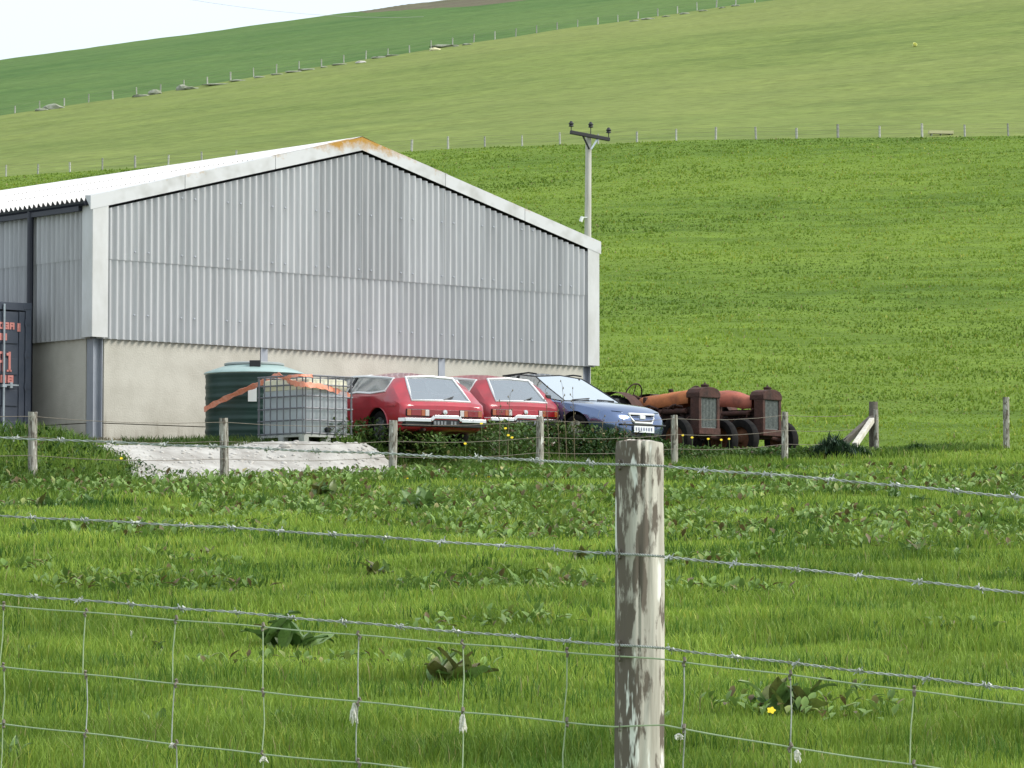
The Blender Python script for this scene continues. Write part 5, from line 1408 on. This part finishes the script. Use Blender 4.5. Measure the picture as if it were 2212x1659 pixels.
# thin growth round the wheels and along the wall foot
n = 14000; s = rng.uniform(4.2, 20.5, n); d = rng.uniform(2.0, 5.0, n); d = np.where(s < 7, 2.0 + (d - 2)*.35, d); x = FA.x + FD.x*s + FN.x*d; y = FA.y + FD.y*s + FN.y*d
blades('yard_grass', x, y, H(x, y), .13 * rng.uniform(.3, 1.3, n), .015 * rng.uniform(.6, 1.3, n), tone(x, y, 74, (.03, .07, .01), (.12, .18, .03)), 'patchy grass growing up round the parked vehicles', .8)
n = 2600; p = rng.uniform(-1, 6, n); q = -np.abs(rng.normal(0, .25, n)) - .03; x = C0.x + E1.x*p + E2.x*q; y = C0.y + E1.y*p + E2.y*q
blades('wall_foot_grass', x, y, H(x, y), .10 * rng.uniform(.3, 1.3, n), .014 * rng.uniform(.6, 1.3, n), tone(x, y, 75, (.07, .065, .03), (.19, .17, .09)), 'dry grass fringe along the foot of the barn wall', .8)
# hill: coarse tufts
x, y = fan_sample(210000, 66, 335, 1.45, .185)
ok = (y + .565*x < 304.6); px_ = (x - C0.x)*E1.x + (y - C0.y)*E1.y; q_ = (x - C0.x)*E2.x + (y - C0.y)*E2.y
ok &= ~((q_ > -7) & (q_ < 24) & (px_ > -30) & (px_ < 15.2)); x, y = x[ok], y[ok]; sc = y / 70
clump = smooth(.35, .8, vnoise(x, y, 1.6, 47))
blades('hill_turf', x, y, H(x, y), (.035 + .055*clump) * sc**.45 * rng.uniform(.6, 1.3, len(x)), .055 * sc**.8 * rng.uniform(.6, 1.4, len(x)), tone(x / 5.5, y / 3., 80, (.090, .160, .016), (.240, .345, .042), .01), 'bright green grass of the sloping field behind the barn', .7, False)
# broad leaves: low weeds in the field and the rank growth on the bank
def leaf_stuff(name, x, y, z, size, col, label, tilt=(.2, 1.1), wide=.42):
    n = len(x); a = rng.uniform(0, 2*np.pi, n); e = rng.uniform(tilt[0], tilt[1], n); L = size * rng.uniform(.6, 1.3, n); W = L * wide
    dx, dy, dz = np.cos(a)*np.cos(e), np.sin(a)*np.cos(e), np.sin(e); px, py = -np.sin(a), np.cos(a); dr = L * .22
    B = np.stack([x, y, z], 1)
    def pt(t, s, drop): return B + np.stack([dx*L*t + px*W*s, dy*L*t + py*W*s, dz*L*t - drop], 1)
    zero = np.zeros(n)
    V = np.stack([pt(0, 0, zero), pt(.4, .5, -dr*.3), pt(.45, 0, dr*.15), pt(.4, -.5, -dr*.3), pt(.8, .3, dr*.4), pt(.8, -.3, dr*.4), pt(1.05, 0, dr)], 1)
    k = np.arange(n)[:, None] * 7
    T = np.concatenate([k + np.array([[q]]) [0] for q in ([0, 1, 2], [0, 2, 3], [1, 4, 2], [2, 4, 6], [2, 6, 5], [2, 5, 3])])
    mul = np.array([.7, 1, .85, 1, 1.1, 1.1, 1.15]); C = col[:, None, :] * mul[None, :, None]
    return tag(big_mesh(name, V.reshape(-1, 3), T, C.reshape(-1, 3), 'weed_leaf'), label, 'weeds', kind='stuff')
n = 26000; s = rng.uniform(7.3, 20.5, n); d = rng.uniform(-.25, 2.6, n); x = FA.x + FD.x*s + FN.x*d; y = FA.y + FD.y*s + FN.y*d
dens = smooth(.22, .6, vnoise(x, y, .8, 90)); amp = (.44 * (1 - smooth(13.5, 17, s)) + .16); top_ = amp * dens * (1 - .5*smooth(1.6, 2.6, d))
z = H(x, y) + rng.random(n) ** .7 * top_ ; ok = (dens > .08) & ~in_gravel(x, y); x, y, z = x[ok], y[ok], z[ok]
gr = tone(x, y, 91, (.030, .074, .016), (.135, .225, .052)); gr[rng.random(len(x)) < .10] *= np.array([1.6, 1.35, 1.5]); gr[rng.random(len(x)) < .06] = (.10, .07, .035)
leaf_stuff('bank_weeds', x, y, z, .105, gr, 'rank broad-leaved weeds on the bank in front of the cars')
n = 1500; s = rng.uniform(-4, 3.0, n); d = rng.uniform(-.3, 1.8, n); x = FA.x + FD.x*s + FN.x*d; y = FA.y + FD.y*s + FN.y*d
leaf_stuff('mound_weeds', x, y, H(x, y) + rng.random(n)*.12, .10, tone(x, y, 93, (.02, .06, .01), (.10, .18, .04)), 'leafy weeds on the grassy mound at the barn corner')
# field weeds: scattered flat leaves in drifts
x, y = fan_sample(46000, 14, 58, .9); v = vnoise(x, y, 1.5, 95)*.6 + vnoise(x, y, 5.5, 96)*.4; far = smooth(22, 40, y)
ok = (v > .66 - .20*far) & (fence_d(x, y) < .1); x, y = x[ok], y[ok]
cl = tone(x, y, 97, (.090, .160, .030), (.215, .325, .085)); r = rng.random(len(x)); cl[r < .11] = np.array([.14, .105, .045]) ; cl[(r > .16) & (r < .24)] *= 1.35
leaf_stuff('field_weeds', x, y, H(x, y) + .02 + rng.random(len(x))*.06, .070 * (y/14)**.52, cl, 'small broad-leaved weeds drifting through the near field', (.3, 1.2))

# dock plants one can pick out: each leaf its own piece
def leaf_mesh(k):
    rs = np.random.default_rng(200 + k); N = 6; vs = []; fs = []; wv = rs.uniform(.16, .26)
    for i in range(N + 1):
        t = i / N; w_ = wv * (math.sin(math.pi * min(t*1.02 + .04, 1)) ** .7) * (1 - .25*t) + .004; zz = .45*t - .55*t*t*rs.uniform(.7, 1.2) ; yy = .0
        und = .02*math.sin(i*2.1 + k)
        vs += [(t, -w_, zz + .07 + und), (t, yy, zz), (t, w_, zz + .07 - und)]
    for i in range(N): fs += [(3*i, 3*i+3, 3*i+4, 3*i+1), (3*i+1, 3*i+4, 3*i+5, 3*i+2)]
    me = bpy.data.meshes.new('leaf'); me.from_pydata(vs, [], fs); me.update()
    for p in me.polygons: p.use_smooth = True
    return me
LM = [leaf_mesh(k) for k in range(4)]; LMB = [m_.copy() for m_ in LM]
for m_ in LM: m_.materials.append(MATS['dock_leaf'])
for m_ in LMB: m_.materials.append(MATS['dock_leaf_brown'])
def dock(px, py, wpx, nl, label, brown=.2, group=None, up=.7):
    g = ground_hit(px, py, 9, 70); size = wpx / (7500 / g.y) * .36; nl = int(nl * 1.7)
    t = thing('dock_plant', label, 'plant', g, random.uniform(0, 6), group)
    for k in range(nl):
        me = random.choice(LMB if random.random() < brown else LM); o = bpy.data.objects.new('leaf', me); link(o, t)
        L = size * random.uniform(.6, 1.1); o.scale = (L, L, L); o.rotation_euler = (random.uniform(-.5, .5), -random.uniform(.25, up + .5), 2*math.pi*k/nl*2 + random.uniform(-.4, .4)); o.location = (size*random.uniform(-.45, .45), size*random.uniform(-.45, .45), .01)
    return t
DOCKS = [
 (620, 1408, 300, 11, 'big dark dock plant behind the netting beneath the barbed wire', .1),
 (975, 1480, 250, 12, 'brown-tinged dock plant behind a hanging wisp of wool', .7),
 (1700, 1545, 270, 11, 'dark dock clump with a yellow flower right of the weathered post', .45),
 (905, 1103, 150, 10, 'lush blue-green dock clump below the fence post with a white edge', .0),
 (95, 1100, 110, 8, 'pale leafy dock near the grassy mound', .1),
 (195, 1093, 90, 6, 'narrow-leaved dock beside the pale leafy one', .1),
 (165, 1160, 100, 7, 'dock with upright pale leaves below the second barbed wire', .1),
 (65, 1165, 90, 7, 'low dock with broad grey-green leaves under the second barbed wire', .1),
 (700, 1073, 120, 8, 'mixed green and brown dock in front of the stone bank', .4),
 (565, 1098, 90, 7, 'low dock rosette between the stone bank and the barbed wire', .3),
 (640, 1068, 60, 5, 'small upright dock at the foot of the stone bank', .2),
 (820, 1245, 120, 7, 'withered dark brown dock standing in open grass', .9),
 (1260, 1215, 110, 7, 'reddish brown dock just left of the weathered post', .7),
 (110, 1335, 70, 5, 'small pale dock below the third barbed wire', .2),
 (60, 1420, 100, 6, 'low brownish dock close to a netting stay', .5),
 (1545, 1215, 80, 6, 'low dock right of the weathered post under the second wire', .4),
 (1985, 1200, 130, 9, 'spreading pale dock in the grass right of the post', .2),
 (2110, 1165, 90, 7, 'bright yellow-green dock clump under the top wire', .1),
 (2140, 1110, 80, 6, 'dark dock rosette beneath the top barbed wire', .3),
 (1470, 1120, 70, 6, 'pale dock rosette beside the upper half of the post', .1),
 (2170, 1250, 80, 6, 'dock with curled leaves near the second wire', .3),
 (1850, 1500, 100, 6, 'low dock behind the third barbed wire', .2),
 (30, 1648, 150, 8, 'dark leafy plant at the very foot of the netting', .0),
 (200, 1640, 110, 7, 'pale leafy plant under the lowest netting wire', .0),
]
for a in DOCKS: dock(*a)
# more of the same along the far side of the field
for k in range(34):
    px = random.uniform(40, 2190); py = random.uniform(1055, 1210)
    br = k % 3 == 0; dock(px, py, random.uniform(45, 85), random.randint(4, 6), 'small brown withered dock rosette in the middle of the field' if br else 'small pale green dock rosette in the middle of the field', .9 if br else .0, 'withered dock rosettes across the field' if br else 'green dock rosettes across the field')
for k in range(16):
    px = random.uniform(30, 2190); py = random.uniform(1270, 1640)
    dock(px, py, random.uniform(50, 110), random.randint(3, 5), 'small broad-leaved seedling in the short grass close to the netting', .25, 'seedlings in the grass close to the netting')
# dark clumps by the struts
def clump(px, py, Y, wpx, hpx, label, cols, nlf, leaf):
    g = on_ground(px, Y); s = 7500 / Y; t = thing('bush', label, 'bush', g); W, Hh = wpx / s, hpx / s; n = nlf
    r = rng.normal(0, .33, (n, 3)); x = r[:, 0]*W*.5; y = r[:, 1]*W*.4; z = np.abs(r[:, 2])*Hh*.9 * (1 - np.clip(np.abs(x)/(W*.7), 0, .8))
    a = rng.uniform(0, 6.28, n); e = rng.uniform(.2, 1.3, n); L = leaf*rng.uniform(.6, 1.3, n); V = np.zeros((n, 3, 3)); sw = .12*L
    V[:, 0] = np.stack([x - np.sin(a)*sw, y + np.cos(a)*sw, z], 1); V[:, 1] = np.stack([x + np.sin(a)*sw, y - np.cos(a)*sw, z], 1)
    V[:, 2] = np.stack([x + np.cos(a)*np.cos(e)*L, y + np.sin(a)*np.cos(e)*L, z + np.sin(e)*L], 1)
    c = np.array(cols[0]) + (np.array(cols[1]) - np.array(cols[0])) * rng.random((n, 1)); C = np.repeat(c, 3, 0)
    o = big_mesh('foliage', V.reshape(-1, 3), np.arange(n*3).reshape(n, 3), C, 'weed_leaf', t); return t
clump(1800, 975, 64.9, 130, 55, 'low dark bluish bush at the foot of the slanting struts', ((.012, .035, .018), (.06, .10, .05)), 3400, .16)
clump(1848, 976, 65.2, 80, 28, 'flat dark green thistle patch between the bush and the corner post', ((.014, .045, .012), (.05, .10, .03)), 1500, .13)
clump(1983, 972, 67.5, 60, 20, 'small dark nettle patch in the field right of the corner post', ((.02, .055, .012), (.06, .12, .03)), 900, .12)
# dry flower stalks standing up in front of the cars
def stalk(px, py0, py1, Y, label):
    g = P(px, py0, Y); g.z = Hs(g.x, g.y); hh = P(px, py1, Y).z - g.z; t = thing('dry_stalk', label, 'plant', g, 0, label)
    bx = random.uniform(-.06, .06); pts = [Vector((bx*(q**2) * hh, .02*math.sin(q*4), hh*q)) for q in np.linspace(0, 1, 7)]
    MB().tube(pts, [.009, .008, .007, .006, .005, .004, .003], 5).build('stem', 'stalk_brown', t)
    for q in np.linspace(.5, 1, 7):
        p = pts[0].lerp(pts[-1], q); sd = random.choice((-1, 1)); e = p + Vector((sd*.05*random.random(), random.uniform(-.03, .03), .05))
        m = MB().tube([p, e], .003, 4).lathe([(0, -.02), (.012, 0), (0, .03)], 6, 'z', e); m.build('seed_head', 'stalk_brown', t)
for px, p1, Y in ((1097, 850, 58.9), (1078, 872, 58.7), (1186, 842, 60.0), (1224, 830, 60.3), (1241, 845, 60.4), (1208, 870, 60.1), (1303, 905, 60.9), (1335, 915, 61.2), (1352, 912, 61.0)):
    stalk(px, 985, p1, Y, 'dry brown flower stalk rising before the faded red estate' if px < 1200 else 'dry brown flower stalk rising before the wheel of the blue saloon' if px < 1260 else 'short dry stalk before the bumper of the blue saloon')
# yellow flowers
def flower(px, py, Y, r, label, group=None, petals=5):
    g = P(px, py, Y); zg = Hs(g.x, g.y); t = thing('yellow_flower', label, 'flower', (g.x, g.y, zg), 0, group); hh = max(g.z - zg, .03)
    MB().tube([(0, 0, -.02), (.008, .004, hh*.6), (0, 0, hh)], .0035 * max(1, r/.02), 5).build('stem', 'stem_green', t)
    for k in range(petals):
        a = 2*math.pi*k/petals; c, s = math.cos(a), math.sin(a); ff = lambda d, q: (c*d - s*q, -.35*r + s*d*.75 + c*q*.5 if False else (s*d + c*q)*.5 - .2*r, hh + (s*d + c*q)*.75)
        MB().add([ff(0, 0), ff(r*.6, -r*.42), ff(r, -r*.15), ff(r, r*.15), ff(r*.6, r*.42)], [(0, 1, 2, 3, 4)]).build('petal', 'yellow_petal', t)
    return t
gf_ = ground_hit(1668, 1560, 9, 40)
flower(1666, 1534, gf_.y, .021, 'single bright yellow buttercup in the dock clump right of the post')
for px, py, Y in ((1092, 925, 58.6), (1098, 940, 58.5), (1106, 945, 58.4), (1040, 915, 58.2), (1475, 940, 62.3), (1495, 945, 62.6), (1530, 948, 63.0), (1558, 950, 63.2), (1575, 948, 63.3), (1005, 958, 57.2), (262, 990, 53.3)):
    flower(px, py, Y, .026, *(('yellow bloom in the weeds before the rusty tractors', 'yellow blooms before the tractors') if px > 1400 else ('yellow bloom on the grassy mound at the barn corner', None) if px < 400 else ('yellow bloom in the weeds between the two red estates', 'yellow blooms before the red cars') if px > 1050 else ('yellow bloom below the bumper end of the bright red estate', 'yellow blooms below the bumper')), 6)
for px, py in ((985, 1035), (1030, 1028), (1055, 1030), (880, 1033)):
    g = ground_hit(px, py + 8, 40, 62); flower(px, py, g.y, .02, 'pale yellow bloom at the field edge below the bank weeds', 'pale blooms at the field edge', 5)
# feather lying in the grass
g = ground_hit(290, 1388, 9, 30); fe = thing('feather', 'pale cream feather caught in the grass behind the netting', 'feather', g)
MB().add([(-.02, 0, .075), (-.032, 0, .06), (-.014, 0, .022), (.014, 0, 0), (.02, 0, .008), (.0, .004, .05), (-.008, 0, .08)], [(0, 1, 2, 5, 6), (2, 3, 4, 5)]).build('vane', 'wool', fe)
MB().tube([(-.025, -.002, .08), (-.005, -.002, .04), (.018, -.002, -.01)], .0016, 4).build('quill', 'wool', fe)
